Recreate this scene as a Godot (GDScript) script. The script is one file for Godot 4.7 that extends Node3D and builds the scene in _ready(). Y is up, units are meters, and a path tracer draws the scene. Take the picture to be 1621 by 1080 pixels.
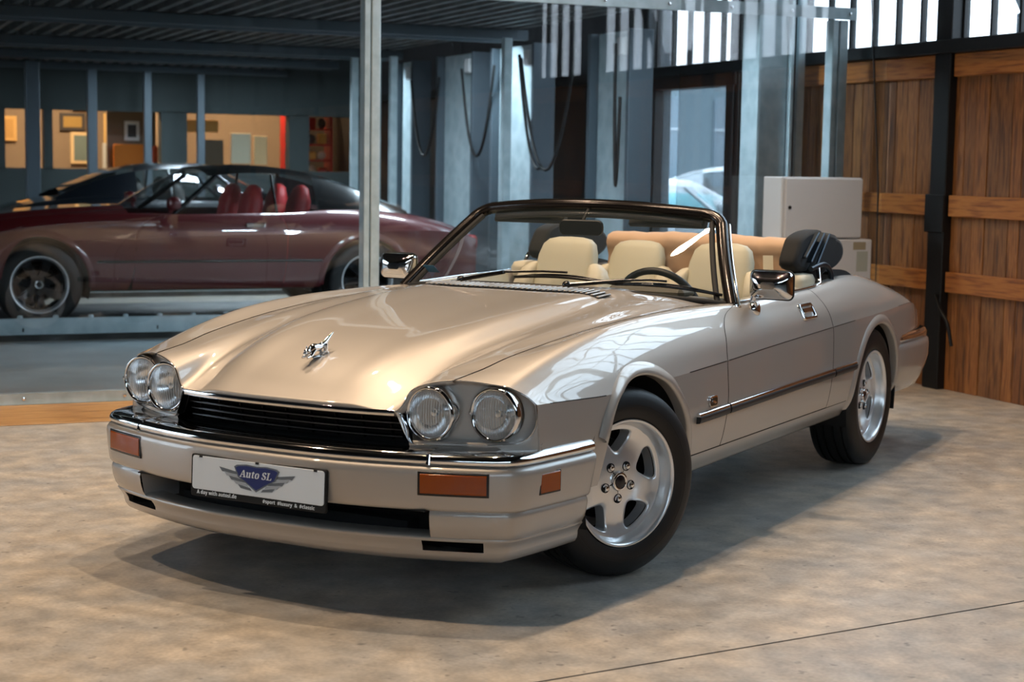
extends Node3D
# A champagne convertible parked in a brick and steel hall, a glazed car store behind it.

class MB:
	var V := PackedVector3Array()
	var N := PackedVector3Array()
	var T := PackedVector2Array()
	var I := PackedInt32Array()
	var X := Transform3D.IDENTITY
	func _v(p: Vector3, n: Vector3, t := Vector2.ZERO) -> int:
		V.append(X * p)
		N.append((X.basis * n).normalized())
		T.append(t)
		return V.size() - 1
	func tri(a: Vector3, b: Vector3, c: Vector3) -> void:
		var n := (c - a).cross(b - a).normalized()
		var k := _v(a, n, Vector2(0, 0)); _v(b, n, Vector2(1, 0)); _v(c, n, Vector2(1, 1))
		I.append_array([k, k + 1, k + 2] if X.basis.determinant() > 0.0 else [k, k + 2, k + 1])
	func quad(a: Vector3, b: Vector3, c: Vector3, d: Vector3) -> void:
		var n := (c - a).cross(b - a)
		if n.length() < 1e-12: n = (d - a).cross(c - a)
		n = n.normalized()
		var k := _v(a, n, Vector2(0, 0)); _v(b, n, Vector2(1, 0)); _v(c, n, Vector2(1, 1)); _v(d, n, Vector2(0, 1))
		I.append_array([k, k + 1, k + 2, k, k + 2, k + 3] if X.basis.determinant() > 0.0 else [k, k + 2, k + 1, k, k + 3, k + 2])
	func grid(rows: Array, cu := false, cv := false) -> void:
		var nu := rows.size()
		var nv: int = rows[0].size()
		var P := PackedVector3Array()
		for r in rows: P.append_array(r)
		var NN := PackedVector3Array()
		NN.resize(P.size())
		var base := V.size()
		var ids := PackedInt32Array()
		for i in (nu if cu else nu - 1):
			var i2 := (i + 1) % nu
			for j in (nv if cv else nv - 1):
				var j2 := (j + 1) % nv
				var a := i * nv + j
				var b := i2 * nv + j
				var c := i2 * nv + j2
				var d := i * nv + j2
				var n := (P[c] - P[a]).cross(P[b] - P[a]) + (P[d] - P[a]).cross(P[c] - P[a])
				NN[a] += n; NN[b] += n; NN[c] += n; NN[d] += n
				ids.append_array([base + a, base + b, base + c, base + a, base + c, base + d])
		for k in P.size():
			var n := NN[k]
			_v(P[k], n.normalized() if n.length() > 1e-14 else Vector3.UP, Vector2(float(k % nv) / maxf(1.0, nv - 1), float(k / nv) / maxf(1.0, nu - 1)))
		if X.basis.determinant() < 0.0: ids.reverse()
		I.append_array(ids)
	func fan(poly: PackedVector3Array, n: Vector3) -> void:
		# flat polygon, convex or not, triangulated in its own plane
		var u := n.cross(Vector3.UP if absf(n.y) < 0.9 else Vector3.RIGHT).normalized()
		var w := n.cross(u).normalized()
		var q := PackedVector2Array()
		for p in poly: q.append(Vector2(p.dot(u), p.dot(w)))
		var id := Geometry2D.triangulate_polygon(q)
		for k in range(0, id.size(), 3):
			var a := poly[id[k]]; var b := poly[id[k + 1]]; var c := poly[id[k + 2]]
			if (c - a).cross(b - a).dot(n) < 0.0: tri(a, c, b)
			else: tri(a, b, c)
	func box(c: Vector3, s: Vector3, b := 0.0, R := Basis.IDENTITY) -> void:
		var h := s * 0.5
		b = minf(b, minf(h.x, minf(h.y, h.z)) * 0.9)
		var ax := [Vector3(1, 0, 0), Vector3(0, 1, 0), Vector3(0, 0, 1)]
		for k in 3:
			var u: Vector3 = ax[(k + 1) % 3]
			var w: Vector3 = ax[(k + 2) % 3]
			var n: Vector3 = ax[k]
			var hu: float = h.dot(u) - b
			var hw: float = h.dot(w) - b
			for sg: float in [-1.0, 1.0]:
				var o: Vector3 = n * h.dot(n) * sg
				_q(c, R, o - u * hu - w * hw, o + u * hu - w * hw, o + u * hu + w * hw, o - u * hu + w * hw, n * sg)
		if b > 0.0:
			for k in 3:
				var u: Vector3 = ax[(k + 1) % 3]
				var w: Vector3 = ax[(k + 2) % 3]
				var n: Vector3 = ax[k]
				var ln: float = h.dot(n) - b
				for su in [-1.0, 1.0]:
					for sw in [-1.0, 1.0]:
						var p: Vector3 = u * h.dot(u) * su + w * (h.dot(w) - b) * sw
						var q: Vector3 = u * (h.dot(u) - b) * su + w * h.dot(w) * sw
						_q(c, R, p - n * ln, q - n * ln, q + n * ln, p + n * ln, (u * su + w * sw).normalized())
			for sx in [-1.0, 1.0]:
				for sy in [-1.0, 1.0]:
					for sz in [-1.0, 1.0]:
						var p := Vector3(h.x * sx, (h.y - b) * sy, (h.z - b) * sz)
						var q := Vector3((h.x - b) * sx, h.y * sy, (h.z - b) * sz)
						var r := Vector3((h.x - b) * sx, (h.y - b) * sy, h.z * sz)
						p = c + R * p; q = c + R * q; r = c + R * r
						if (r - p).cross(q - p).dot(R * Vector3(sx, sy, sz)) < 0.0: tri(p, r, q)
						else: tri(p, q, r)
	func _q(c: Vector3, R: Basis, a: Vector3, b: Vector3, d: Vector3, e: Vector3, n: Vector3) -> void:
		a = c + R * a; b = c + R * b; d = c + R * d; e = c + R * e
		if (d - a).cross(b - a).dot(R * n) < 0.0: quad(a, e, d, b)
		else: quad(a, b, d, e)
	func bar(a: Vector3, b: Vector3, w: float, h: float, bev := 0.0, up := Vector3.UP) -> void:
		var f := (b - a).normalized()
		if absf(f.dot(up)) > 0.95: up = Vector3.RIGHT
		var r := f.cross(up).normalized()
		var u := r.cross(f)
		box((a + b) * 0.5, Vector3(w, h, a.distance_to(b)), bev, Basis(r, u, -f))
	func tube(path: PackedVector3Array, rad, sides := 8, closed := false, caps := true) -> void:
		var n := path.size()
		var rows := []
		var pu := Vector3.ZERO
		for i in n:
			var t: Vector3
			if closed: t = (path[(i + 1) % n] - path[(i - 1 + n) % n]).normalized()
			else: t = (path[mini(i + 1, n - 1)] - path[maxi(i - 1, 0)]).normalized()
			if pu == Vector3.ZERO:
				pu = t.cross(Vector3.UP if absf(t.y) < 0.9 else Vector3.RIGHT).normalized()
			pu = (pu - t * pu.dot(t)).normalized()
			var w := t.cross(pu)
			var r: float = rad[i] if rad is Array or rad is PackedFloat32Array else rad
			var row := PackedVector3Array()
			for k in sides:
				var a := TAU * k / sides
				row.append(path[i] + (pu * cos(a) + w * sin(a)) * r)
			rows.append(row)
		grid(rows, closed, true)
		if caps and not closed:
			for e in [0, n - 1]:
				var m: Vector3 = path[e]
				for k in sides: tri(m, rows[e][k], rows[e][(k + 1) % sides])
	func sweep(path: PackedVector3Array, ups: Array, prof: PackedVector2Array, closed := false, scales := []) -> void:
		# prof: x along the side vector (tangent x up), y along up
		var n := path.size()
		var rows := []
		for i in n:
			var t: Vector3
			if closed: t = (path[(i + 1) % n] - path[(i - 1 + n) % n]).normalized()
			else: t = (path[mini(i + 1, n - 1)] - path[maxi(i - 1, 0)]).normalized()
			var up: Vector3 = ups[i] if ups.size() > 1 else ups[0]
			var sd := t.cross(up).normalized()
			var u := sd.cross(t)
			var k: float = scales[i] if scales.size() else 1.0
			var row := PackedVector3Array()
			for p in prof: row.append(path[i] + sd * p.x * k + u * p.y * k)
			rows.append(row)
		grid(rows, closed, true)
		if not closed:
			for e in [0, n - 1]:
				fan(rows[e], (path[1] - path[0]).normalized() * -1.0 if e == 0 else (path[n - 1] - path[n - 2]).normalized())
	func lathe(prof: Array, seg := 32, crease := 0.6) -> void:
		# prof: Vector2(radius, height along Y); split where it turns sharply
		var runs := [[prof[0]]]
		for i in range(1, prof.size()):
			runs[-1].append(prof[i])
			if i < prof.size() - 1:
				var d1: Vector2 = (prof[i] - prof[i - 1]).normalized()
				var d2: Vector2 = (prof[i + 1] - prof[i]).normalized()
				if absf(d1.angle_to(d2)) > crease: runs.append([prof[i]])
		for r in runs:
			var rows := []
			for p in r:
				var row := PackedVector3Array()
				for k in seg:
					var a := TAU * k / seg
					row.append(Vector3(cos(a) * p.x, p.y, sin(a) * p.x))
				rows.append(row)
			grid(rows, false, true)
	func ball(c: Vector3, r: Vector3, nu := 12, nv := 16) -> void:
		var rows := []
		for i in nu + 1:
			var p := PI * i / nu
			var row := PackedVector3Array()
			for j in nv:
				var a := TAU * j / nv
				row.append(c + Vector3(sin(p) * cos(a) * r.x, cos(p) * r.y, sin(p) * sin(a) * r.z))
			rows.append(row)
		grid(rows, false, true)
	func extrude(poly: PackedVector2Array, d: float, bev := 0.0) -> void:
		# in the XY plane, from z = 0 to z = d, chamfer on the far face
		var lo := PackedVector3Array(); var hi := PackedVector3Array(); var top := PackedVector3Array()
		var small := poly
		if bev > 0.0:
			var o := Geometry2D.offset_polygon(poly, -bev)
			if o.size() == 1 and o[0].size() == poly.size(): small = o[0]
			else: bev = 0.0
		var n := poly.size()
		for p in poly: lo.append(Vector3(p.x, p.y, 0)); hi.append(Vector3(p.x, p.y, d - bev))
		fan(lo, Vector3(0, 0, -1.0 if d > 0 else 1.0))
		for k in n: quad(lo[k], lo[(k + 1) % n], hi[(k + 1) % n], hi[k])
		if bev > 0.0:
			var best := 0
			for k in n:
				if small[k].distance_to(poly[0]) < small[best].distance_to(poly[0]): best = k
			for k in n:
				var p := small[(best + k) % n]
				top.append(Vector3(p.x, p.y, d))
			for k in n: quad(hi[k], hi[(k + 1) % n], top[(k + 1) % n], top[k])
			fan(top, Vector3(0, 0, 1))
		else:
			fan(hi, Vector3(0, 0, 1.0 if d > 0 else -1.0))
	func mesh() -> ArrayMesh:
		var A := []
		A.resize(Mesh.ARRAY_MAX)
		A[Mesh.ARRAY_VERTEX] = V; A[Mesh.ARRAY_NORMAL] = N; A[Mesh.ARRAY_TEX_UV] = T; A[Mesh.ARRAY_INDEX] = I
		var m := ArrayMesh.new()
		m.add_surface_from_arrays(Mesh.PRIMITIVE_TRIANGLES, A)
		return m

var M := {}
var taken := {}

func numbered(called: String) -> String:
	if not taken.has(called):
		taken[called] = 0
		return called
	taken[called] += 1
	return "%s_%03d" % [called, taken[called]]

func obj(called: String, st, m: Material, parent: Node = self) -> MeshInstance3D:
	var o := MeshInstance3D.new()
	o.name = numbered(called) if parent == self else called
	o.mesh = st.mesh() if st is MB else st
	o.material_override = m
	parent.add_child(o, true)
	return o

func tag(o: Node, label: String, category: String, group := "") -> Node:
	o.set_meta("label", label); o.set_meta("category", category)
	if group: o.set_meta("group", group)
	return o

func thing(called: String, label: String, category: String, at := Vector3.ZERO, turn := 0.0, group := "") -> Node3D:
	var o := Node3D.new()
	o.name = numbered(called)
	add_child(o)
	o.position = at
	o.rotation.y = turn
	tag(o, label, category, group)
	return o

func struct(called: String, st, m: Material) -> MeshInstance3D:
	var o := obj(called, st, m)
	o.set_meta("kind", "structure")
	return o

func dup(root: Node3D, at: Vector3, turn: float, label := "") -> Node3D:
	var r: Node3D = root.duplicate()
	r.name = numbered(str(root.name).rstrip("0123456789").trim_suffix("_"))
	add_child(r)
	r.position = at
	r.rotation.y = turn
	if label: r.set_meta("label", label)
	return r

func pv3(a: Array) -> PackedVector3Array:
	var r := PackedVector3Array()
	for p in a: r.append(p)
	return r

func cub(xs: Array, ys: Array, x: float) -> float:
	# monotone-safe cubic through a table; xs ascending
	var n := xs.size()
	if x <= xs[0]: return ys[0]
	if x >= xs[n - 1]: return ys[n - 1]
	var k := 0
	while xs[k + 1] < x: k += 1
	var h: float = xs[k + 1] - xs[k]
	var d: float = (ys[k + 1] - ys[k]) / h
	var m0 := d
	var m1 := d
	if k > 0:
		var dp: float = (ys[k] - ys[k - 1]) / (xs[k] - xs[k - 1])
		m0 = (dp + d) * 0.5
	if k < n - 2:
		var dn: float = (ys[k + 2] - ys[k + 1]) / (xs[k + 2] - xs[k + 1])
		m1 = (dn + d) * 0.5
	var t := (x - float(xs[k])) / h
	var t2 := t * t
	var t3 := t2 * t
	return (2 * t3 - 3 * t2 + 1) * ys[k] + (t3 - 2 * t2 + t) * h * m0 + (-2 * t3 + 3 * t2) * ys[k + 1] + (t3 - t2) * h * m1

func spline(pts: Array, per := 6, closed := false) -> PackedVector3Array:
	var r := PackedVector3Array()
	var n := pts.size()
	for i in (n if closed else n - 1):
		var a: Vector3 = pts[(i - 1 + n) % n] if closed else pts[maxi(i - 1, 0)]
		var b: Vector3 = pts[i]
		var c: Vector3 = pts[(i + 1) % n]
		var d: Vector3 = pts[(i + 2) % n] if closed else pts[mini(i + 2, n - 1)]
		for k in per:
			r.append(b.cubic_interpolate(c, a, d, float(k) / per))
	if not closed: r.append(pts[n - 1])
	return r

func spline2(pts: Array, per := 6, closed := true) -> PackedVector2Array:
	var q := []
	for p in pts: q.append(Vector3(p.x, p.y, 0))
	var r := PackedVector2Array()
	for p in spline(q, per, closed): r.append(Vector2(p.x, p.y))
	return r

func rrect(w: float, h: float, r: float, n := 4) -> PackedVector2Array:
	var o := PackedVector2Array()
	for c in [[1, 1, 0.0], [-1, 1, 90.0], [-1, -1, 180.0], [1, -1, 270.0]]:
		for k in n + 1:
			var a := deg_to_rad(c[2] + 90.0 * k / n)
			o.append(Vector2(c[0] * (w * 0.5 - r) + cos(a) * r, c[1] * (h * 0.5 - r) + sin(a) * r))
	return o

func mat(c: Color, rough := 0.6, metal := 0.0) -> StandardMaterial3D:
	var m := StandardMaterial3D.new()
	m.albedo_color = c
	m.roughness = rough
	m.metallic = metal
	m.cull_mode = BaseMaterial3D.CULL_DISABLED
	return m

func noise_tex(seed_: int, freq: float, stops: Array, size := 512, octaves := 4, kind := FastNoiseLite.TYPE_SIMPLEX_SMOOTH) -> NoiseTexture2D:
	var f := FastNoiseLite.new()
	f.seed = seed_
	f.frequency = freq
	f.noise_type = kind
	f.fractal_octaves = octaves
	var t := NoiseTexture2D.new()
	t.width = size; t.height = size
	t.seamless = true
	t.noise = f
	if stops.size():
		var g := Gradient.new()
		g.offsets = PackedFloat32Array(); g.colors = PackedColorArray()
		var off := PackedFloat32Array(); var col := PackedColorArray()
		for s in stops: off.append(s[0]); col.append(s[1])
		g.offsets = off; g.colors = col
		t.color_ramp = g
	return t

func tri_tex(m: StandardMaterial3D, t: Texture2D, scale: float, world := false) -> StandardMaterial3D:
	m.albedo_texture = t
	m.uv1_triplanar = true
	m.uv1_world_triplanar = world
	m.uv1_scale = Vector3.ONE * scale
	return m

func _ready() -> void:
	setup_view()
	make_materials()
	room_materials()
	build_lamps()
	body_init()
	build_room()
	build_store()
	build_convertible()
	build_coupe("coupe_car", "maroon coupe with dark wheels parked side-on behind the glass", Vector3(1.643, .094, -13.93), PI, M.maroon, M.black_gloss, "seven")
	build_coupe("coupe_car", "dark navy coupe behind the maroon one in the car store", Vector3(5.35, .094, -18.0), 0.0, M.navy, M.navy, "seven")
	build_coupe("vintage_car", "turquoise and white car in the yard beyond the glazed door", Vector3(14.3, 0, -20.5), -.5, M.turquoise, M.white_paint, "seven").scale = Vector3.ONE * 1.12
	build_coupe("vintage_car", "white car in the yard in front of the turquoise one", Vector3(10.5, 0, -16.3), -.5, M.white_paint, M.white_paint, "seven")

func setup_view() -> void:
	var cam := Camera3D.new()
	cam.name = "camera"
	add_child(cam)
	var ca := CameraAttributesPhysical.new()
	ca.frustum_focal_length = 59.205
	ca.frustum_focus_distance = 6.1
	ca.frustum_far = 400.0
	ca.exposure_aperture = 4.0
	cam.attributes = ca
	var d := Vector3(0.3869, -0.1057, -0.9160).normalized()
	var u := Vector3(0.0263, 0.9943, -0.1037)
	u = (u - d * u.dot(d)).normalized()
	cam.transform = Transform3D(Basis(d.cross(u), u, -d), Vector3(0, 1.401, 0))
	cam.current = true
	var we := WorldEnvironment.new()
	we.name = "world"
	var e := Environment.new()
	e.background_mode = Environment.BG_SKY
	e.sky = Sky.new()
	var sm := ProceduralSkyMaterial.new()
	sm.sky_top_color = Color(0.80, 0.90, 0.98)
	sm.sky_horizon_color = Color(0.88, 0.94, 1.0)
	sm.sky_energy_multiplier = 1.0
	sm.ground_bottom_color = Color(0.3, 0.3, 0.3)
	sm.ground_horizon_color = Color(0.4, 0.4, 0.4)
	e.sky.sky_material = sm
	e.background_energy_multiplier = 6.5
	e.tonemap_exposure = 1.17
	e.tonemap_mode = Environment.TONE_MAPPER_LINEAR
	we.environment = e
	add_child(we)
	e.sdfgi_enabled = true
	e.ssao_enabled = true
	e.ssil_enabled = true

func build_lamps() -> void:
	for q in [[Vector3(.6, 5.4, -5.0), Vector3(1.0, 0, -5.4), 8.0], [Vector3(2.4, 5.4, -6.0), Vector3(2.4, 0, -6.1), 9.0], [Vector3(4.2, 5.4, -7.0), Vector3(4.0, 0, -7.0), 7.0], [Vector3(1.9, 5.4, -8.3), Vector3(2.1, 0, -7.6), 7.0], [Vector3(-1.2, 5.4, -6.6), Vector3(.2, 0, -6.4), 8.0]]:
		ceiling_spot(q[0], q[1], q[2])

# ---------------------------------------------------------------- car body surface
# Car axes: x forward from the front axle, y up, z to the car's right.
const XS := [-3.56, -3.45, -3.25, -3.0, -2.7, -2.3, -1.9, -1.5, -1.1, -0.8, -0.5, -0.2, 0.1, 0.35, 0.55, 0.70, 0.80, 0.87]
const S2 := [0.36, 0.36, 0.36, 0.36, 0.36, 0.36, 0.36, 0.36, 0.36, 0.36, 0.36, 0.36, 0.35, 0.335, 0.3, 0.285, 0.275, 0.27]
const S3 := [0.46, 0.46, 0.46, 0.46, 0.46, 0.46, 0.46, 0.46, 0.46, 0.46, 0.46, 0.46, 0.45, 0.433, 0.425, 0.42, 0.418, 0.418]
const S4 := [0.54, 0.56, 0.58, 0.58, 0.58, 0.58, 0.58, 0.58, 0.58, 0.58, 0.58, 0.575, 0.56, 0.53, 0.506, 0.488, 0.481, 0.478]
const S5 := [.58, .60, .63, .66, .68, .69, .69, .69, .69, .68, .67, .66, .645, .63, .615, .605, .60, .595]
const S6 := [.63, .65, .68, .71, .735, .765, .785, .79, .785, .772, .760, .752, .742, .732, .726, .722, .72, .72]
const S9 := [.775, .80, .835, .86, .878, .882, .882, .882, .882, .882, .882, .880, .872, .860, .842, .828, .82, .815]
const Y0 := [.72, .78, .84, .885, .912, .915, .93, .94, .935, .925, .912, .888, .858, .824, .784, .738, .692, .642]
const Y2 := [0.7150, 0.7720, 0.8320, 0.8780, 0.9050, 0.9100, 0.9200, 0.9300, 0.9280, 0.9180, 0.9080, 0.8880, 0.8610, 0.8280, 0.7880, 0.7400, 0.6910, 0.6420]
const Y3 := [0.705, 0.762, 0.824, 0.87, 0.9, 0.905, 0.905, 0.91, 0.91, 0.9, 0.884, 0.855, 0.824, 0.789, 0.749, 0.703, 0.66, 0.632]
const Y4 := [0.7, 0.757, 0.818, 0.865, 0.897, 0.902, 0.89, 0.89, 0.885, 0.885, 0.876, 0.856, 0.828, 0.798, 0.77, 0.746, 0.724, 0.706]
const Y5 := [.692, .750, .812, .860, .895, .900, .878, .87, .862, .862, .856, .844, .823, .800, .778, .755, .744, .735]
const Y6 := [.675, .733, .797, .847, .884, .893, .873, .868, .861, .866, .868, .862, .842, .814, .784, .757, .738, .722]
const Y9 := [.665, .695, .728, .733, .727, .718, .708, .698, .687, .677, .669, .662, .655, .652, .655, .658, .660, .662]

var LUT := []
const ARCH_F := [0.005, 0.325, 0.372]
const ARCH_R := [-2.575, 0.318, 0.360]

func body_init() -> void:
	for i in 451:
		var x := -3.60 + 0.01 * i
		var c := PackedVector2Array()
		var y0 := cub(XS, Y0, x)
		var y2 := cub(XS, Y2, x)
		var s6 := cub(XS, S6, x)
		var y6 := cub(XS, Y6, x)
		var s9 := cub(XS, S9, x)
		var y9 := cub(XS, Y9, x)
		c.append(Vector2(0, y0))
		c.append(Vector2(0.15, lerpf(y0, y2, 0.25)))
		c.append(Vector2(cub(XS, S2, x), y2))
		c.append(Vector2(cub(XS, S3, x), cub(XS, Y3, x)))
		c.append(Vector2(cub(XS, S4, x), cub(XS, Y4, x)))
		c.append(Vector2(cub(XS, S5, x), cub(XS, Y5, x)))
		c.append(Vector2(s6, y6))
		var k := smoothstep(-0.9, 0.1, x)
		var k2 := smoothstep(-2.0, -2.7, x)
		k = maxf(k, k2)
		c.append(Vector2(s6 + (s9 - s6) * lerpf(0.46, 0.44, k), y6 - (y6 - y9) * lerpf(0.28, 0.25, k)))
		c.append(Vector2(s6 + (s9 - s6) * lerpf(0.80, 0.77, k), y6 - (y6 - y9) * lerpf(0.62, 0.60, k)))
		c.append(Vector2(s9, y9))
		c.append(Vector2(s9 + 0.005, y9 - 0.06))
		c.append(Vector2(s9 + 0.008, 0.50))
		c.append(Vector2(s9 - 0.010, 0.357))
		c.append(Vector2(s9 - 0.055, 0.280))
		LUT.append(c)

func dxf(s: float) -> float:
	return -0.22 * pow(absf(s) / 0.8, 2.6)

func xnose(s: float) -> float:
	return 0.87 + dxf(s)

func S(x: float, t: float, sg := -1.0, inset := 0.0) -> Vector3:
	var f := clampf((x + 3.60) / 0.01, 0.0, 449.99)
	var i := int(f)
	var w := f - i
	var A: PackedVector2Array = LUT[i]
	var B: PackedVector2Array = LUT[i + 1]
	var lo := 0 if t < 9.0 else 9
	var hi := 9 if t < 9.0 else 13
	var k := clampi(int(t), lo, hi - 1)
	var u := t - k
	var p1 := A[k].lerp(B[k], w)
	var p2 := A[k + 1].lerp(B[k + 1], w)
	var p0: Vector2
	if k > lo: p0 = A[k - 1].lerp(B[k - 1], w)
	elif lo == 0: p0 = Vector2(-A[1].x, A[1].y).lerp(Vector2(-B[1].x, B[1].y), w)
	else: p0 = p1 * 2.0 - p2
	var p3: Vector2 = A[k + 2].lerp(B[k + 2], w) if k + 2 <= hi else p2 * 2.0 - p1
	var p := p1.cubic_interpolate(p2, p0, p3, u)
	var wx := pow(clampf((x - 0.05) / 0.75, 0.0, 1.0), 1.2)
	return Vector3(x + wx * dxf(p.x), p.y, sg * (p.x - inset))

func tfind(x: float, y: float) -> float:
	var a := 6.0
	var b := 13.0
	for k in 22:
		var m := (a + b) * 0.5
		if S(x, m).y > y: a = m
		else: b = m
	return (a + b) * 0.5

func arch_y(x: float, A: Array) -> float:
	var d: float = x - A[0]
	return A[1] + sqrt(A[2] * A[2] - d * d) if absf(d) < A[2] else -1.0

func span(a: float, b: float, n: int) -> Array:
	var r := []
	for k in n + 1: r.append(lerpf(a, b, float(k) / n))
	return r

func arch_xs(A: Array, n := 28) -> Array:
	var r := []
	for k in n + 1: r.append(A[0] + A[2] * 0.99999 * cos(PI * k / n))
	return r

# side panel: for every nominal x a row from t0 down to t1, cut by an arch; seam(t) bends the end columns
func side(mb: MB, xs: Array, t0: float, t1: float, nt: int, sg: float, A: Array, bend := 0) -> void:
	var rows := []
	for x in xs:
		var tm := t1
		if A.size():
			var ya := arch_y(x, A)
			if ya > 0.0: tm = clampf(tfind(x, ya), t0, t1)
		var row := PackedVector3Array()
		for j in nt + 1:
			var t := lerpf(t0, tm, float(j) / nt)
			var xx: float = x
			if bend: xx = bendx(bend, x, t)
			row.append(S(xx, minf(t, 8.9999) if t1 <= 9.0 else t, sg))
		rows.append(row)
	mb.grid(rows)

func door_front_x(t: float) -> float:
	return cub([5.0, 6.0, 6.6, 7.2, 8.0, 9.0, 11.0, 12.0, 13.0], [-1.03, -1.01, -0.87, -0.80, -0.755, -0.722, -0.715, -0.69, -0.66], t)

func door_rear_x(t: float) -> float:
	return cub([5.0, 6.0, 7.0, 8.0, 9.0, 11.0, 12.0], [-1.83, -1.85, -1.89, -1.912, -1.92, -1.908, -1.89], t)

func bendx(mode: int, x: float, t: float) -> float:
	if mode == 1:
		return x if x > -0.45 else lerpf(-0.45, door_front_x(t) + 0.003, (x + 0.45) / -0.30)
	if mode == 2:
		return x if x < -2.15 else lerpf(door_rear_x(t) - 0.003, -2.15, (-1.9 - x) / 0.25)
	return lerpf(door_front_x(t) - 0.003, door_rear_x(t) + 0.003, x)

func bonnet_rear_x(s: float) -> float:
	return -0.50 - 0.35 * pow(s / 0.66, 4.0)

func screen_x(s: float) -> float:
	return -0.70 - 0.335 * pow(s / 0.765, 2.0)

func loft(mb: MB, secs: Array, n := 24, e := 3.5) -> void:
	# secs: [centre, half width along z, half depth along x]
	var rows := []
	for q in secs:
		var row := PackedVector3Array()
		for k in n:
			var a := TAU * k / n
			var c := cos(a)
			var s := sin(a)
			row.append(q[0] + Vector3(signf(c) * pow(absf(c), 2.0 / e) * q[2], 0, signf(s) * pow(absf(s), 2.0 / e) * q[1]))
		rows.append(row)
	mb.grid(rows, false, true)

# ---------------------------------------------------------------- wheels
var wheel_cache := {}

func wheel_face(hole: PackedVector2Array, n: int) -> MB:
	# one alloy disc with n openings; Y is the outward axis
	var mb := MB.new()
	var half := PI / n
	var bound := PackedVector2Array()
	for k in 13: bound.append(Vector2(0.194, 0).rotated(lerpf(-half, half, k / 12.0)))
	for k in 9: bound.append(Vector2(0.030, 0).rotated(lerpf(half, -half, k / 8.0)))
	var c := Vector2.ZERO
	for p in hole: c += p
	c /= hole.size()
	var nr := 48
	var inner := []
	var outer := []
	for k in nr:
		var d := Vector2.RIGHT.rotated(TAU * k / nr)
		for which in 2:
			var poly: PackedVector2Array = hole if which == 0 else bound
			var best := c
			for i in poly.size():
				var h = Geometry2D.segment_intersects_segment(c, c + d * 0.4, poly[i], poly[(i + 1) % poly.size()])
				if h != null: best = h
			if which == 0: inner.append(best)
			else: outer.append(best)
	for s in n:
		var rot := TAU * s / n
		var rows := []
		for r in 6:
			var row := PackedVector3Array()
			for k in nr:
				var p: Vector2 = inner[k].lerp(outer[k], [0.0, 0.07, 0.2, 0.45, 0.72, 1.0][r]).rotated(rot)
				var rad := p.length()
				var h := 0.060 - 0.012 * smoothstep(0.05, 0.13, rad) + 0.012 * smoothstep(0.15, 0.194, rad)
				if r == 0: h -= 0.007
				if r == 1: h -= 0.0015
				row.append(Vector3(p.x, h, p.y))
			rows.append(row)
		mb.grid(rows, false, true)
		var wall := []
		for z in [0.0, -0.045]:
			var row := PackedVector3Array()
			for k in nr:
				var p: Vector2 = inner[k].rotated(rot)
				row.append(Vector3(p.x, 0.045 + z, p.y))
			wall.append(row)
		mb.grid(wall, false, true)
	return mb

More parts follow.
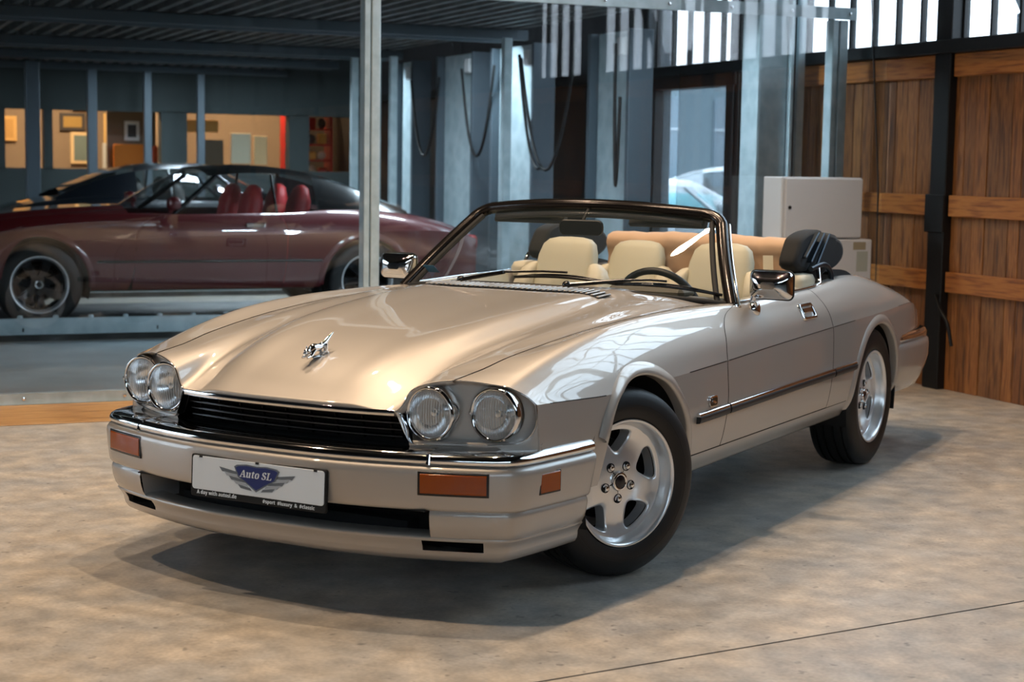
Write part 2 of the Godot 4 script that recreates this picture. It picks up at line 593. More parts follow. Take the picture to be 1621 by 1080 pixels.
func wheel_parts(style: String) -> Array:
	if wheel_cache.has(style): return wheel_cache[style]
	var parts := []
	var t := MB.new()
	var pr := []
	var half := [Vector2(.205, .080), Vector2(.212, .100), Vector2(.2205, .1075), Vector2(.2225, .1045), Vector2(.226, .1085), Vector2(.250, .1130), Vector2(.262, .1135), Vector2(.2635, .1125), Vector2(.2655, .1125), Vector2(.267, .1135), Vector2(.290, .1090), Vector2(.306, .1020), Vector2(.317, .0930), Vector2(.323, .0800), Vector2(.3255, .0660), Vector2(.3180, .0640), Vector2(.3180, .0570), Vector2(.3262, .0550), Vector2(.3268, .0290), Vector2(.3190, .0270), Vector2(.3190, .0190), Vector2(.3270, .0170)]
	for p in half: pr.append(p)
	for k in half.size(): pr.append(Vector2(half[-1 - k].x, -half[-1 - k].y))
	t.lathe(pr, 96, 0.9)
	parts.append(["tyre", t, "rubber"])
	var l := MB.new()
	l.lathe([Vector2(.2060, .080), Vector2(.2150, .1000), Vector2(.2185, .1035), Vector2(.2180, .1075), Vector2(.2140, .1085), Vector2(.2085, .1045), Vector2(.2040, .096), Vector2(.2000, .082), Vector2(.1970, .064), Vector2(.1925, .058)], 96, 1.2)
	parts.append(["rim_lip", l, "alloy"])
	var b := MB.new()
	b.lathe([Vector2(.194, .055), Vector2(.190, .03), Vector2(.183, -.02), Vector2(.186, -.09)], 64, 1.2)
	b.lathe([Vector2(.0, -.055), Vector2(.14, -.055), Vector2(.142, -.035), Vector2(.142, -.06)], 48)
	parts.append(["brake_and_barrel", b, "dark_metal"])
	var hole: PackedVector2Array
	if style == "five":
		hole = spline2([Vector2(.177, 0), Vector2(.173, .040), Vector2(.163, .058), Vector2(.143, .049), Vector2(.119, .027), Vector2(.105, .012), Vector2(.101, 0), Vector2(.105, -.012), Vector2(.119, -.027), Vector2(.143, -.049), Vector2(.163, -.058), Vector2(.173, -.040)], 5)
	else:
		hole = spline2([Vector2(.180, 0), Vector2(.178, .030), Vector2(.170, .041), Vector2(.13, .028), Vector2(.085, .012), Vector2(.075, 0), Vector2(.085, -.012), Vector2(.13, -.028), Vector2(.170, -.041), Vector2(.178, -.030)], 5)
	parts.append(["spoke_face", wheel_face(hole, 5 if style == "five" else 7), "alloy" if style == "five" else "dark_alloy"])
	var cap := MB.new()
	cap.lathe([Vector2(.034, .058), Vector2(.034, .068), Vector2(.031, .0725), Vector2(.026, .0735), Vector2(.022, .0715), Vector2(.020, .0715)], 32)
	parts.append(["hub_cap", cap, "chrome"])
	var badge := MB.new()
	badge.lathe([Vector2(0, .0748), Vector2(.008, .0745), Vector2(.0215, .0725), Vector2(.0215, .070)], 24)
	parts.append(["hub_badge", badge, "purple_black"])
	if style == "five":
		for k in 5:
			var a := TAU * (k + 0.5) / 5.0
			var w := MB.new()
			w.X.origin = Vector3(cos(a) * .060, 0, sin(a) * .060)
			w.lathe([Vector2(.0165, .055), Vector2(.0165, .0625), Vector2(.0145, .0628), Vector2(.0135, .0585), Vector2(0, .0585)], 20)
			parts.append(["nut_recess", w, "black"])
			var nt := MB.new()
			nt.X.origin = Vector3(cos(a) * .060, 0, sin(a) * .060)
			nt.lathe([Vector2(.0095, .058), Vector2(.0095, .068), Vector2(.008, .071), Vector2(0, .0725)], 6, 0.4)
			parts.append(["wheel_nut", nt, "chrome"])
		var vs := MB.new()
		vs.tube(pv3([Vector3(.150, .035, .03), Vector3(.165, .055, .035)]), .005, 8)
		parts.append(["valve", vs, "black_gloss"])
	for p in parts: p[1] = p[1].mesh()
	wheel_cache[style] = parts
	return parts

func add_wheel(car: Node3D, at: Vector3, sg: float, steer: float, spin: float, style: String) -> void:
	var w := Node3D.new()
	w.name = "wheel"
	car.add_child(w, true)
	# local Y becomes the outward direction (sg * z), turned by the steering
	var out := Vector3(sin(steer), 0, sg * cos(steer)) if sg < 0 else Vector3(-sin(steer), 0, cos(steer))
	var up := Vector3.UP
	var fw := out.cross(up)
	var B := Basis(fw, out, fw.cross(out))
	B = B * Basis(Vector3.UP, spin)
	w.transform = Transform3D(B, at)
	for p in wheel_parts(style):
		obj(p[0], p[1], M[p[2]], w)

# ---------------------------------------------------------------- the champagne convertible
func glass_pt(v: float, s: float) -> Vector3:
	# windscreen glass: v 0 at the cowl .. 1 at the header, s = lateral fraction -1 .. 1 (z right)
	var zb := 0.745 * s
	var zt := 0.560 * s
	var b := Vector3(-0.74 - 0.295 * s * s, 0.915 - 0.052 * s * s, zb)
	var t := Vector3(-1.285 - 0.075 * s * s, 1.215 - 0.033 * s * s, zt)
	var p := b.lerp(t, v)
	p.x += 0.018 * 4.0 * v * (1.0 - v)
	return p

func bonnet_mesh() -> MB:
	var mb := MB.new()
	var rows := []
	var nt := 100
	var xs := []
	for x in [0.905, 0.898, 0.887]: xs.append(x)
	xs.append_array(span(0.87, 0.70, 22)); xs.append_array(span(0.69, -0.5, 64))
	for x in xs:
		var row := PackedVector3Array()
		for j in nt + 1:
			var t := lerpf(-4.965, 4.965, float(j) / nt)
			var sg := -1.0 if t < 0 else 1.0
			var xx: float = minf(x, 0.87)
			var p := S(xx, absf(t), sg)
			if x > 0.87:   # rolled front edge
				var k: float = {0.887: 0, 0.898: 1, 0.905: 2}[x]
				p += [Vector3(-0.002, -0.008, 0), Vector3(-0.012, -0.015, 0), Vector3(-0.030, -0.017, 0)][k]
			if x < -0.2:
				var e := bonnet_rear_x(absf(p.z))
				p = S(lerpf(-0.2, e, (x + 0.2) / -0.3), absf(t), sg)
			row.append(p)
		rows.append(row)
	mb.grid(rows)
	return mb

func pod_outline() -> PackedVector2Array:
	var o := PackedVector2Array()
	for k in 57:
		var t := lerpf(3.0, 9.3, k / 56.0)
		var p := S(0.87, t, 1.0)
		o.append(Vector2(p.z, p.y))
	for p in spline2([Vector2(.8185, .628), Vector2(.812, .588), Vector2(.791, .555), Vector2(.75, .538), Vector2(.60, .532), Vector2(.50, .532), Vector2(.466, .538), Vector2(.446, .575), Vector2(.424, .628)], 5, false).slice(1, -1):
		o.append(p)
	return o

func bumper_plan(n := 90) -> Array:
	# left end .. right end of the front bumper: [z, x]
	var half := []
	for p in [Vector2(0, .968), Vector2(.14, .966), Vector2(.27, .957), Vector2(.42, .930), Vector2(.55, .893), Vector2(.66, .855), Vector2(.735, .824), Vector2(.786, .796), Vector2(.816, .762), Vector2(.832, .715), Vector2(.846, .64), Vector2(.862, .52), Vector2(.872, .44), Vector2(.878, .355)]:
		half.append(Vector3(p.x, 0, p.y))
	var c := spline(half, 8)
	var r := []
	for k in range(c.size() - 1, 0, -1): r.append(Vector2(-c[k].x, c[k].z))
	for p in c: r.append(Vector2(p.x, p.z))
	return r

func bumper_band(mb: MB, prof: Array, s0: float, s1: float, both := true, arch_cut := true) -> void:
	# prof: Vector2(inset from the plan, y); only where s0 <= |z| or position along the plan within the limits
	var plan := bumper_plan()
	var n := plan.size()
	for side_ in ([-1, 1] if s0 > 0.0 else [0]):
		var rows := []
		for i in n:
			var p: Vector2 = plan[i]
			if side_ != 0 and signf(p.x) != side_: continue
			if side_ != 0 and (absf(p.x) < s0 or absf(p.x) > s1): continue
			var tan: Vector2 = (plan[mini(i + 1, n - 1)] - plan[maxi(i - 1, 0)]).normalized()
			var nrm := Vector2(tan.y, -tan.x)
			if nrm.dot(p - Vector2(0, 0.3)) < 0: nrm = -nrm
			var row := PackedVector3Array()
			for q in prof:
				var w: Vector2 = p - nrm * q.x
				var x := w.y
				if arch_cut:  # the rear edge follows the wheel arch
					var dy: float = q.y - 0.325
					x = maxf(x, sqrt(maxf(0.0, 0.384 * 0.384 - dy * dy)) + 0.005)
				row.append(Vector3(x, q.y, w.x))
			rows.append(row)
		mb.grid(rows)

func plan_at(s: float) -> Vector3:
	# point and heading on the bumper plan at lateral z = s
	var plan := bumper_plan()
	for i in plan.size() - 1:
		if plan[i].x <= s and plan[i + 1].x > s:
			var k: float = (s - plan[i].x) / (plan[i + 1].x - plan[i].x)
			var p: Vector2 = plan[i].lerp(plan[i + 1], k)
			var d: Vector2 = plan[i + 1] - plan[i]
			return Vector3(p.y, atan2(d.y, d.x), p.x)
	return Vector3.ZERO

func bumper_lamp(car: Node3D, z0: float, z1: float, y0: float, y1: float, m: Material, called: String) -> void:
	# a lens bent along the bumper, standing 2 mm proud, in a dark frame
	for layer in 2:
		var mb := MB.new()
		var g := 0.007 if layer == 0 else 0.0
		var rows := []
		for k in 13:
			var s := lerpf(z0 - g, z1 + g, k / 12.0)
			var q := plan_at(s)
			var nrm := Vector3(cos(q.y), 0, -sin(q.y))
			var row := PackedVector3Array()
			var pr := [Vector2(-0.006, y0 - g), Vector2(0.0015, y0 - g), Vector2(0.003, y0 - g + 0.004), Vector2(0.003, y1 + g - 0.004), Vector2(0.0015, y1 + g), Vector2(-0.006, y1 + g)]
			for p in pr:
				row.append(Vector3(q.x, p.y, q.z) + nrm * (p.x + (0.0045 if layer == 0 else 0.0065)))
			rows.append(row)
		mb.grid(rows)
		for e in [0, 12]: mb.fan(rows[e], Vector3(0, 0, -1 if e == 0 else 1))
		if layer == 0:
			obj(called + "_frame", mb, M.black_gloss, car)
		else:
			var o := obj(called, mb, m, car)
			o.set_meta("label", "amber ribbed lens")

func build_convertible() -> Node3D:
	var car := thing("convertible_car", "champagne metallic convertible with open top, quad round headlamps and cream seats", "car", Vector3(2.07, 0, -5.708), atan2(-0.61, -0.792))
	var P: Material = M.champagne
	# --- bonnet
	var bn := obj("bonnet", bonnet_mesh(), P, car)
	var X := MB.new()   # leaping cat ornament
	var base := S(0.665, 0.0) + Vector3(0, 0.004, 0)
	X.X = Transform3D(Basis.IDENTITY.scaled(Vector3.ONE * 1.2), base)
	X.tube(spline([Vector3(.030, .020, 0), Vector3(.014, .027, 0), Vector3(-.012, .026, 0), Vector3(-.034, .034, 0), Vector3(-.060, .050, 0), Vector3(-.078, .062, 0)], 4), [.007, .008, .0095, .0105, .011, .0112, .011, .0105, .010, .0092, .0085, .0082, .0085, .008, .0070, .0060, .0048, .0036, .0030, .0026, .0020], 10)
	X.ball(Vector3(.040, .019, 0), Vector3(.013, .009, .0085), 8, 10)
	X.ball(Vector3(.050, .014, 0), Vector3(.007, .005, .006), 6, 8)
	for z in [-.007, .007]:
		X.tube(pv3([Vector3(.016, .022, z), Vector3(.036, .006, z * 1.2), Vector3(.052, .003, z * 1.2)]), [.006, .0045, .0035], 8)
		X.tube(pv3([Vector3(-.034, .034, z), Vector3(-.030, .014, z * 1.3), Vector3(-.052, .004, z * 1.3)]), [.0075, .006, .004], 8)
		X.ball(Vector3(.036, .028, z * .8), Vector3(.003, .005, .002), 5, 6)
	X.box(Vector3(-.012, .002, 0), Vector3(.075, .007, .020), .003)
	obj("leaping_cat_ornament", X, M.chrome, bn).set_meta("label", "small chrome leaping cat ornament")
	# --- front wings, doors, rear quarters, sills: both sides
	for sg: float in [-1.0, 1.0]:
		var xs := span(0.87, 0.40, 24)
		xs.append_array(arch_xs(ARCH_F)); xs.append_array(span(-0.38, -0.75, 14))
		var w := MB.new()
		side(w, xs, 5.03, 9.0, 22, sg, ARCH_F, 1)
		var cross := sqrt(ARCH_F[2] * ARCH_F[2] - pow(0.653 - ARCH_F[1], 2.0))
		var fr := span(0.87, 0.40, 16); fr.append(ARCH_F[0] + ARCH_F[2] + .0001); fr.append_array(span(ARCH_F[0] + ARCH_F[2] * .99999, ARCH_F[0] + cross, 12))
		side(w, fr, 9.0, 11.985, 12, sg, ARCH_F)
		var re := span(ARCH_F[0] - cross, ARCH_F[0] - ARCH_F[2] * .99999, 12); re.append(ARCH_F[0] - ARCH_F[2] - .0001); re.append_array(span(-0.38, -0.75, 12))
		side(w, re, 9.0, 11.985, 12, sg, ARCH_F, 1)
		var nose := []   # edge of the wing rolled into the lamp pod
		for k in 4:
			var row := PackedVector3Array()
			for j in 41:
				var t := lerpf(5.03, 11.0, j / 40.0)
				var p := S(0.87, t, sg)
				var c := Vector3(p.x, 0.63, sg * 0.62)
				row.append(p + Vector3([0.0, 0.005, 0.0, -0.035][k], 0, 0) + (c - p) * [0.0, 0.018, 0.045, 0.055][k])
			nose.append(row)
		w.grid(nose)
		var wing := obj("front_wing", w, P, car)
		var bt := MB.new()   # dark steel behind the panel gaps
		for seam in 2:
			var rows := []
			for j in 33:
				var t := lerpf(6.05, 12.0, j / 32.0)
				var c := door_front_x(t) if seam == 0 else door_rear_x(t)
				rows.append(pv3([S(c + .04, t, sg, .012), S(c, t, sg, .012), S(c - .04, t, sg, .012)]))
			bt.grid(rows)
		var br := []
		for j in 40:
			var x := lerpf(.80, -.80, j / 39.0)
			var a := S(x, 4.8, sg); var b := S(x, 5.2, sg)
			br.append(pv3([a - Vector3(0, .012, 0), b - Vector3(0, .012, 0)]))
		bt.grid(br)
		br = []
		for j in 40:
			var x := lerpf(-.36, -2.23, j / 39.0)
			br.append(pv3([S(x, 11.7, sg, .010), S(x, 12.3, sg, .010)]))
		bt.grid(br)
		obj("gap_backing", bt, M.black, car)
		# arch flares
		for A in [ARCH_F, ARCH_R]:
			var fl := MB.new()
			var rows := []
			var amax := PI * 1.02 if A == ARCH_R else PI * 1.04
			var amin := -0.02 if A == ARCH_R else 0.50
			for k in 65:
				var a := lerpf(amin, amax, k / 64.0)
				var row := PackedVector3Array()
				for q in [[-0.006, -0.030], [-0.006, 0.000], [-0.002, 0.007], [0.005, 0.0105], [0.014, 0.011], [0.025, 0.0085], [0.036, 0.003], [0.043, -0.003]]:
					var r: float = A[2] + q[0]
					var x: float = A[0] + cos(a) * r
					var y: float = A[1] + sin(a) * r
					var t := tfind(x, clampf(y, 0.285, 0.86))
					var p := S(x, t, sg)
					var wx := p.x - x
					row.append(Vector3(x + wx * 0.6, y, p.z + sg * q[1]))
				rows.append(row)
			fl.grid(rows)
			obj("arch_flare", fl, P, wing if A == ARCH_F else car)
			var ww := MB.new()
			var wr := []
			for s in [0.86, 0.52]:
				var row := PackedVector3Array()
				for k in 33:
					var a := lerpf(-0.25, PI + 0.25, k / 32.0)
					row.append(Vector3(A[0] + cos(a) * (A[2] + .012), A[1] + sin(a) * (A[2] + .012), sg * s))
				wr.append(row)
			ww.grid(wr)
			var disc := PackedVector3Array()
			for k in 33:
				var a := lerpf(-0.25, PI + 0.25, k / 32.0)
				disc.append(Vector3(A[0] + cos(a) * (A[2] + .012), A[1] + sin(a) * (A[2] + .012), sg * .52))
			ww.fan(disc, Vector3(0, 0, sg))
			obj("wheel_well", ww, M.black, car)
		# door
		var d := MB.new()
		for seg in [[6.0, 9.0, 18], [9.0, 11.985, 14]]:
			var rows := []
			for i in 41:
				var row := PackedVector3Array()
				for j in seg[2] + 1:
					var t: float = lerpf(seg[0], seg[1], float(j) / seg[2])
					row.append(S(bendx(3, i / 40.0, t), minf(t, 8.9999) if seg[1] <= 9.0 else t, sg))
				rows.append(row)
			d.grid(rows)
		var inner := []   # door top and inner card
		for i in 21:
			var p := S(bendx(3, i / 20.0, 6.0), 6.0, sg)
			inner.append(pv3([p, p + Vector3(0, .006, -sg * .012), p + Vector3(0, .006, -sg * .05)]))
		d.grid(inner)
		var door := obj("door", d, P, car)
		var card := MB.new()
		var cr := []
		for i in 21:
			var p := S(bendx(3, i / 20.0, 6.0), 6.0, sg)
			cr.append(pv3([p + Vector3(0, .006, -sg * .05), p + Vector3(0, .004, -sg * .075), p + Vector3(0, -.10, -sg * .085), p + Vector3(0, -.12, -sg * .12), p + Vector3(0, -.15, -sg * .10), p + Vector3(0, -.45, -sg * .10)]))
		card.grid(cr)
		obj("door_card", card, M.cream, door)
		# door handle: chrome plate with a recessed pull
		var h := MB.new()
		var hp := S(-1.665, 7.55, sg)
		var hu := (S(-1.665, 7.2, sg) - S(-1.665, 7.9, sg)).normalized()
		var hx := Vector3(1, 0, 0)
		var hn := hx.cross(hu) * (1.0 if hx.cross(hu).z * sg > 0 else -1.0)
		h.X = Transform3D(Basis(hx, hu, hn), hp)
		var fr2 := []
		for r in [[.078, .037, -.004], [.078, .037, .006], [.072, .031, .009], [.064, .024, .007], [.060, .021, -.004]]:
			var row := PackedVector3Array()
			for q in rrect(r[0] * 2, r[1] * 2, .012): row.append(Vector3(q.x, q.y, r[2]))
			fr2.append(row)
		h.grid(fr2, false, true)
		h.box(Vector3(0, .004, .004), Vector3(.112, .022, .008), .003)
		obj("door_handle", h, M.chrome, door)
		var h2 := MB.new()
		h2.X = h.X
		h2.box(Vector3(0, 0, -.003), Vector3(.124, .044, .004))
		obj("handle_recess", h2, M.black_gloss, door)
		# waist chrome strip
		var cs := MB.new()
		var pth := PackedVector3Array()
		for i in 31: pth.append(S(lerpf(-1.02, -1.97, i / 30.0), 6.0, sg) + Vector3(0, .007, -sg * .008))
		cs.sweep(pth, [Vector3.UP], rrect(.016, .010, .004, 2))
		obj("waist_strip", cs, M.chrome, car)
		# coach line on the swage
		for r in [[0.80, 0.34], [-0.37, -0.712], [-0.732, -1.912], [-1.928, -2.22], [-2.93, -3.3]]:
			var cl := MB.new()
			var rows := []
			for i in 25:
				var x := lerpf(r[0], r[1], i / 24.0)
				rows.append(pv3([S(x, 8.975, sg, -.0006), S(x, 9.035, sg, -.0006)]))
			cl.grid(rows)
			obj("coach_line", cl, M.dark_line, car)
		# rubbing strip: chrome above black rubber, in three lengths
		for r in [[-0.425, -0.705], [-0.718, -1.900], [-1.914, -2.205]]:
			for kind in 2:
				var rs := MB.new()
				var path := PackedVector3Array()
				var prof := PackedVector2Array()
				for i in 17:
					var x := lerpf(r[0], r[1], i / 16.0)
					var y := lerpf(0.493, 0.514, (x + 0.42) / -1.78)
					var t := tfind(x, y)
					path.append(S(x, t, sg) + Vector3(0, 0.0, 0))
				if kind == 0: prof = PackedVector2Array([Vector2(-.004, -.020), Vector2(.012, -.018), Vector2(.017, -.010), Vector2(.018, .004), Vector2(.014, .006), Vector2(-.004, .006)])
				else: prof = PackedVector2Array([Vector2(-.004, .006), Vector2(.014, .006), Vector2(.016, .010), Vector2(.012, .017), Vector2(.004, .019), Vector2(-.004, .019)])
				if sg < 0:
					for k in prof.size(): prof[k].x = -prof[k].x
				# side vector = tangent x up; tangent points backwards
				for k in prof.size(): prof[k].x = -prof[k].x
				rs.sweep(path, [Vector3.UP], prof)
				obj("rubbing_strip" if kind == 0 else "strip_chrome", rs, M.rubber_trim if kind == 0 else M.chrome, car)
		# wing badge
		var bd := MB.new()
		var bp := S(-0.565, tfind(-0.565, 0.540), sg)
		bd.X = Transform3D(Basis(Vector3(1, 0, 0), Vector3(0, 1, 0), Vector3(0, 0, 1)), bp + Vector3(0, 0, 0 if sg > 0 else -.006))
		bd.extrude(rrect(.070, .040, .012), .006, .002)
		var bo := obj("wing_badge", bd, M.chrome, wing)
		var be := MB.new()
		be.X = Transform3D(Basis.IDENTITY, bp + Vector3(0, 0, .0055 if sg > 0 else -.0075))
		be.extrude(rrect(.058, .029, .009), .002)
		obj("badge_field", be, M.black_gloss, wing)
		var bc := MB.new()
		bc.X = Transform3D(Basis.IDENTITY, bp + Vector3(0, 0, .0075 if sg > 0 else -.0090))
		bc.extrude(spline2([Vector2(-.020, -.004), Vector2(-.006, .001), Vector2(.006, .005), Vector2(.019, .004), Vector2(.012, -.002), Vector2(.0, -.006), Vector2(-.008, -.008)], 3), .0015)
		obj("badge_cat", bc, M.chrome, wing)
		# rear quarter
		var q := MB.new()
		var rx := span(-1.9, -2.2, 14); rx.append_array([]); 
		var ax := arch_xs(ARCH_R)
		rx.append_array(ax); rx.append_array(span(-2.95, -3.57, 26))
		side(q, rx, 6.0, 9.0, 20, sg, ARCH_R, 2)
		var cr2 := sqrt(ARCH_R[2] * ARCH_R[2] - pow(0.721 - ARCH_R[1], 2.0)) if ARCH_R[1] + ARCH_R[2] > 0.721 else 0.0
		var lo := span(-1.9, -2.2, 12); lo.append(ARCH_R[0] + ARCH_R[2] + .0001); lo.append_array(ax.slice(0)); lo.append(ARCH_R[0] - ARCH_R[2] - .0001); lo.append_array(span(-2.95, -3.57, 18))
		side(q, lo, 9.0, 12.0, 12, sg, ARCH_R, 2)
		obj("rear_quarter", q, P, car)
		# sill
		var sl := MB.new()
		var sr := []
		for i in 41:
			var x := lerpf(-0.375, -2.21, i / 40.0)
			var row := PackedVector3Array()
			for j in 9: row.append(S(x, lerpf(12.03, 13.0, j / 8.0), sg))
			row.append(S(x, 13.0, sg) + Vector3(0, -.012, -sg * .02))
			row.append(S(x, 13.0, sg) + Vector3(0, -.014, -sg * .10))
			sr.append(row)
		sl.grid(sr)
		obj("sill", sl, P, car)
		# --- lamp pod
		var out := pod_outline()
		var cen := Vector2(.625, .632)
		var pod := MB.new()
		var pr := []
		for k in [0.955, 0.75, 0.5, 0.25, 0.02]:
			var row := PackedVector3Array()
			for p in out:
				var e: Vector2 = cen + (p - cen) * k
				row.append(Vector3(xnose(e.x) - 0.045, e.y, sg * e.x))
			pr.append(row)
		pod.grid(pr, false, true)
		var ap := []   # apron from the pod down behind the bumper
		for k in 25:
			var s := lerpf(.462, .826, k / 24.0)
			ap.append(pv3([Vector3(xnose(s) - .012, .542, sg * s), Vector3(xnose(s) - .003, .536, sg * s), Vector3(xnose(s) - .006, .526, sg * s), Vector3(xnose(s) - .022, .512, sg * s), Vector3(xnose(s) - .03, .49, sg * s)]))
		pod.grid(ap)
		var cor := spline([Vector3(.8185, .640, 0), Vector3(.8175, .615, 0), Vector3(.809, .583, 0), Vector3(.791, .556, 0), Vector3(.75, .540, 0), Vector3(.70, .536, 0)], 4)
		var cf := []   # rounded corner between the pod and the wing edge
		for r in 4:
			var row := PackedVector3Array()
			for j in cor.size():
				var a := S(0.87, lerpf(9.35, 11.2, float(j) / (cor.size() - 1)), sg)
				var b := Vector3(xnose(cor[j].x) - .001, cor[j].y, sg * cor[j].x)
				row.append(a.lerp(b, r / 3.0) + Vector3(.004 * sin(PI * r / 3.0), 0, 0))
			cf.append(row)
		pod.grid(cf)
		var po := obj("lamp_pod", pod, P, car)
		var rim := MB.new()
		var rr := []
		for k in [[1.0, -.002], [.994, .004], [.984, .002], [.972, -.012], [.958, -.043], [.94, -.046]]:
			var row := PackedVector3Array()
			for p in out:
				var e: Vector2 = cen + (p - cen) * k[0]
				row.append(Vector3(xnose(e.x) + k[1], e.y, sg * e.x))
			rr.append(row)
		rim.grid(rr, false, true)
		obj("pod_chrome_surround", rim, M.chrome, po)
		for L in [[.705, .630, .072], [.526, .629, .072]]:
			var at := Vector3(xnose(L[0]), L[1], sg * L[0])
			var TX := Transform3D(Basis(Vector3(0, 1, 0), Vector3(1, 0, 0), Vector3(0, 0, -1)), at)
			var hl := Node3D.new()
			hl.name = "headlamp"
			car.add_child(hl, true)
			var bz := MB.new(); bz.X = TX
			bz.lathe([Vector2(.0800, -.050), Vector2(.0860, -.030), Vector2(.0865, -.004), Vector2(.0855, .002), Vector2(.0825, .0065), Vector2(.0785, .0075), Vector2(.0750, .0050), Vector2(.0725, .000), Vector2(.0715, -.006)], 56, 1.5)
			obj("bezel", bz, M.chrome, hl)
			var rf := MB.new(); rf.X = TX
			rf.lathe([Vector2(.0715, -.004), Vector2(.066, -.018), Vector2(.055, -.032), Vector2(.040, -.043), Vector2(.024, -.050), Vector2(.012, -.053), Vector2(.0, -.053)], 48, 1.5)
			obj("reflector", rf, M.reflector, hl)
			var bu := MB.new(); bu.X = TX
			bu.lathe([Vector2(.013, -.053), Vector2(.013, -.026), Vector2(.010, -.022), Vector2(.0, -.021)], 16)
			obj("bulb_shield", bu, M.reflector, hl)
			var gl := MB.new()
			var gr := []   # pressed glass with vertical flutes
			for i in 13:
				var r := .0735 * i / 12.0
				var row := PackedVector3Array()
				for j in 72:
					var a := TAU * j / 72
					var z := cos(a) * r
					var y := sin(a) * r
					var dome := .013 * (1.0 - pow(r / .0735, 2.0))
					row.append(at + Vector3(-.002 + dome, y, z))
				gr.append(row)
			gl.grid(gr, false, true)
			obj("lens", gl, M.lamp_glass, hl)
			var fl2 := MB.new()
			for k in 15:
				var z := lerpf(-.063, .063, k / 14.0)
				var hh := sqrt(.068 * .068 - z * z)
				var path := PackedVector3Array()
				for j in 9:
					var y := lerpf(-hh, hh, j / 8.0)
					var r2 := y * y + z * z
					path.append(at + Vector3(-.0035 + .013 * (1.0 - r2 / (.0735 * .0735)), y, z))
				fl2.tube(path, .0011, 5, false, false)
			obj("lens_flutes", fl2, M.lamp_flute, hl)
			for a in [0.5, 2.64, 4.71]:   # clips
				var cl := MB.new(); cl.X = TX
				cl.box(Vector3(cos(a) * .083, .005, sin(a) * .083), Vector3(.008, .006, .008), .001)
				obj("clip", cl, M.chrome, hl)
		# mirror on the door
		var mr := MB.new()
		var mc := Vector3(-1.15, .934, sg * .880)
		var rows3 := []
		var sizes := [[-.030, .084, .050], [-.028, .088, .054], [-.014, .090, .056], [.004, .088, .054], [.022, .078, .045], [.034, .058, .030], [.040, .030, .014]]
		for z in sizes:
			var row := PackedVector3Array()
			for c in rrect(z[1] * 2, z[2] * 2, minf(.022, z[2] * .8), 5): row.append(mc + Vector3(z[0], c.y, c.x))
			rows3.append(row)
		mr.grid(rows3, false, true)
		var last: PackedVector3Array = rows3[-1]
		mr.fan(last, Vector3(1, 0, 0))
		mr.tube(spline([mc + Vector3(.0, -.045, -sg * .070), mc + Vector3(.0, -.075, -sg * .078), mc + Vector3(.0, -.10, -sg * .080)], 4), .011, 10)
		mr.ball(mc + Vector3(.0, -.100, -sg * .066), Vector3(.034, .034, .024), 10, 16)
		var mo := obj("door_mirror", mr, M.chrome, door)
		var mf := MB.new()
		var ring := PackedVector3Array()
		for c in rrect(.170, .102, .020, 5): ring.append(mc + Vector3(-.030, c.y, c.x))
		mf.fan(ring, Vector3(-1, 0, 0))
		obj("mirror_glass", mf, M.mirror, door)
		var mk := MB.new()
		mk.tube(PackedVector3Array(Array(rows3[2])), .004, 6, true)
		obj("mirror_gasket", mk, M.black, door)
		# rear bumper corner
		var rb := MB.new()
		var rrows := []
		var plan := spline([Vector3(.872, 0, -2.925), Vector3(.888, 0, -3.0), Vector3(.892, 0, -3.2), Vector3(.88, 0, -3.42), Vector3(.83, 0, -3.58), Vector3(.70, 0, -3.66), Vector3(.45, 0, -3.71), Vector3(0, 0, -3.73)], 5)
		for i in plan.size():
			var a: Vector3 = plan[mini(i + 1, plan.size() - 1)] - plan[maxi(i - 1, 0)]
			var nn := Vector3(-a.z, 0, a.x).normalized()
			if nn.dot(plan[i] - Vector3(0, 0, -2.9)) < 0: nn = -nn
			var row := PackedVector3Array()
			for c in [[.055, .545], [.02, .545], [.004, .532], [.0, .51], [.0, .45], [.012, .40], [.035, .34], [.06, .295], [.09, .285]]:
				var w2: Vector3 = plan[i] - nn * c[0]
				row.append(Vector3(w2.z, c[1], sg * w2.x))
			rrows.append(row)
		rb.grid(rrows)
		rb.fan(rrows[0], Vector3(1, 0, 0))
		obj("rear_bumper", rb, P, car)
		var rc := MB.new()
		rrows = []
		for i in plan.size():
			var a: Vector3 = plan[mini(i + 1, plan.size() - 1)] - plan[maxi(i - 1, 0)]
			var nn := Vector3(-a.z, 0, a.x).normalized()
			if nn.dot(plan[i] - Vector3(0, 0, -2.9)) < 0: nn = -nn
			var row := PackedVector3Array()
			for c in [[.065, .590], [.040, .590], [.022, .584], [.012, .570], [.012, .548], [.05, .546]]:
				var w2: Vector3 = plan[i] - nn * c[0]
				row.append(Vector3(w2.z, c[1], sg * w2.x))
			rrows.append(row)
		rc.grid(rrows)
		rc.fan(rrows[0], Vector3(1, 0, 0))
		obj("rear_bumper_chrome", rc, M.chrome, car)
	# --- cowl with vent slats
	var cw := MB.new()
	var cows := []
	for i in 6:
		var row := PackedVector3Array()
		for j in 61:
			var t := lerpf(-5.9, 5.9, j / 60.0)
			var sg := -1.0 if t < 0 else 1.0
			var p := S(-0.8, absf(t), sg)
			var s := absf(p.z)
			var a := bonnet_rear_x(minf(s, .66)) - .006
			var b := -0.76 - 0.295 * pow(s / .745, 2.0)
			row.append(S(lerpf(a, minf(b, a - .01), i / 5.0), absf(t), sg) - Vector3(0, .004, 0))
		cows.append(row)
	cw.grid(cows)
	obj("cowl_panel", cw, P, car)
	var vd := MB.new()
	var vr := []
	for j in 31:
		var z := lerpf(.34, -.43, j / 30.0)
		var a := cowl_pt(z, -.515); var b := cowl_pt(z, -.625)
		vr.append(pv3([a + Vector3(0, .0015, 0), b + Vector3(0, .0015, 0)]))
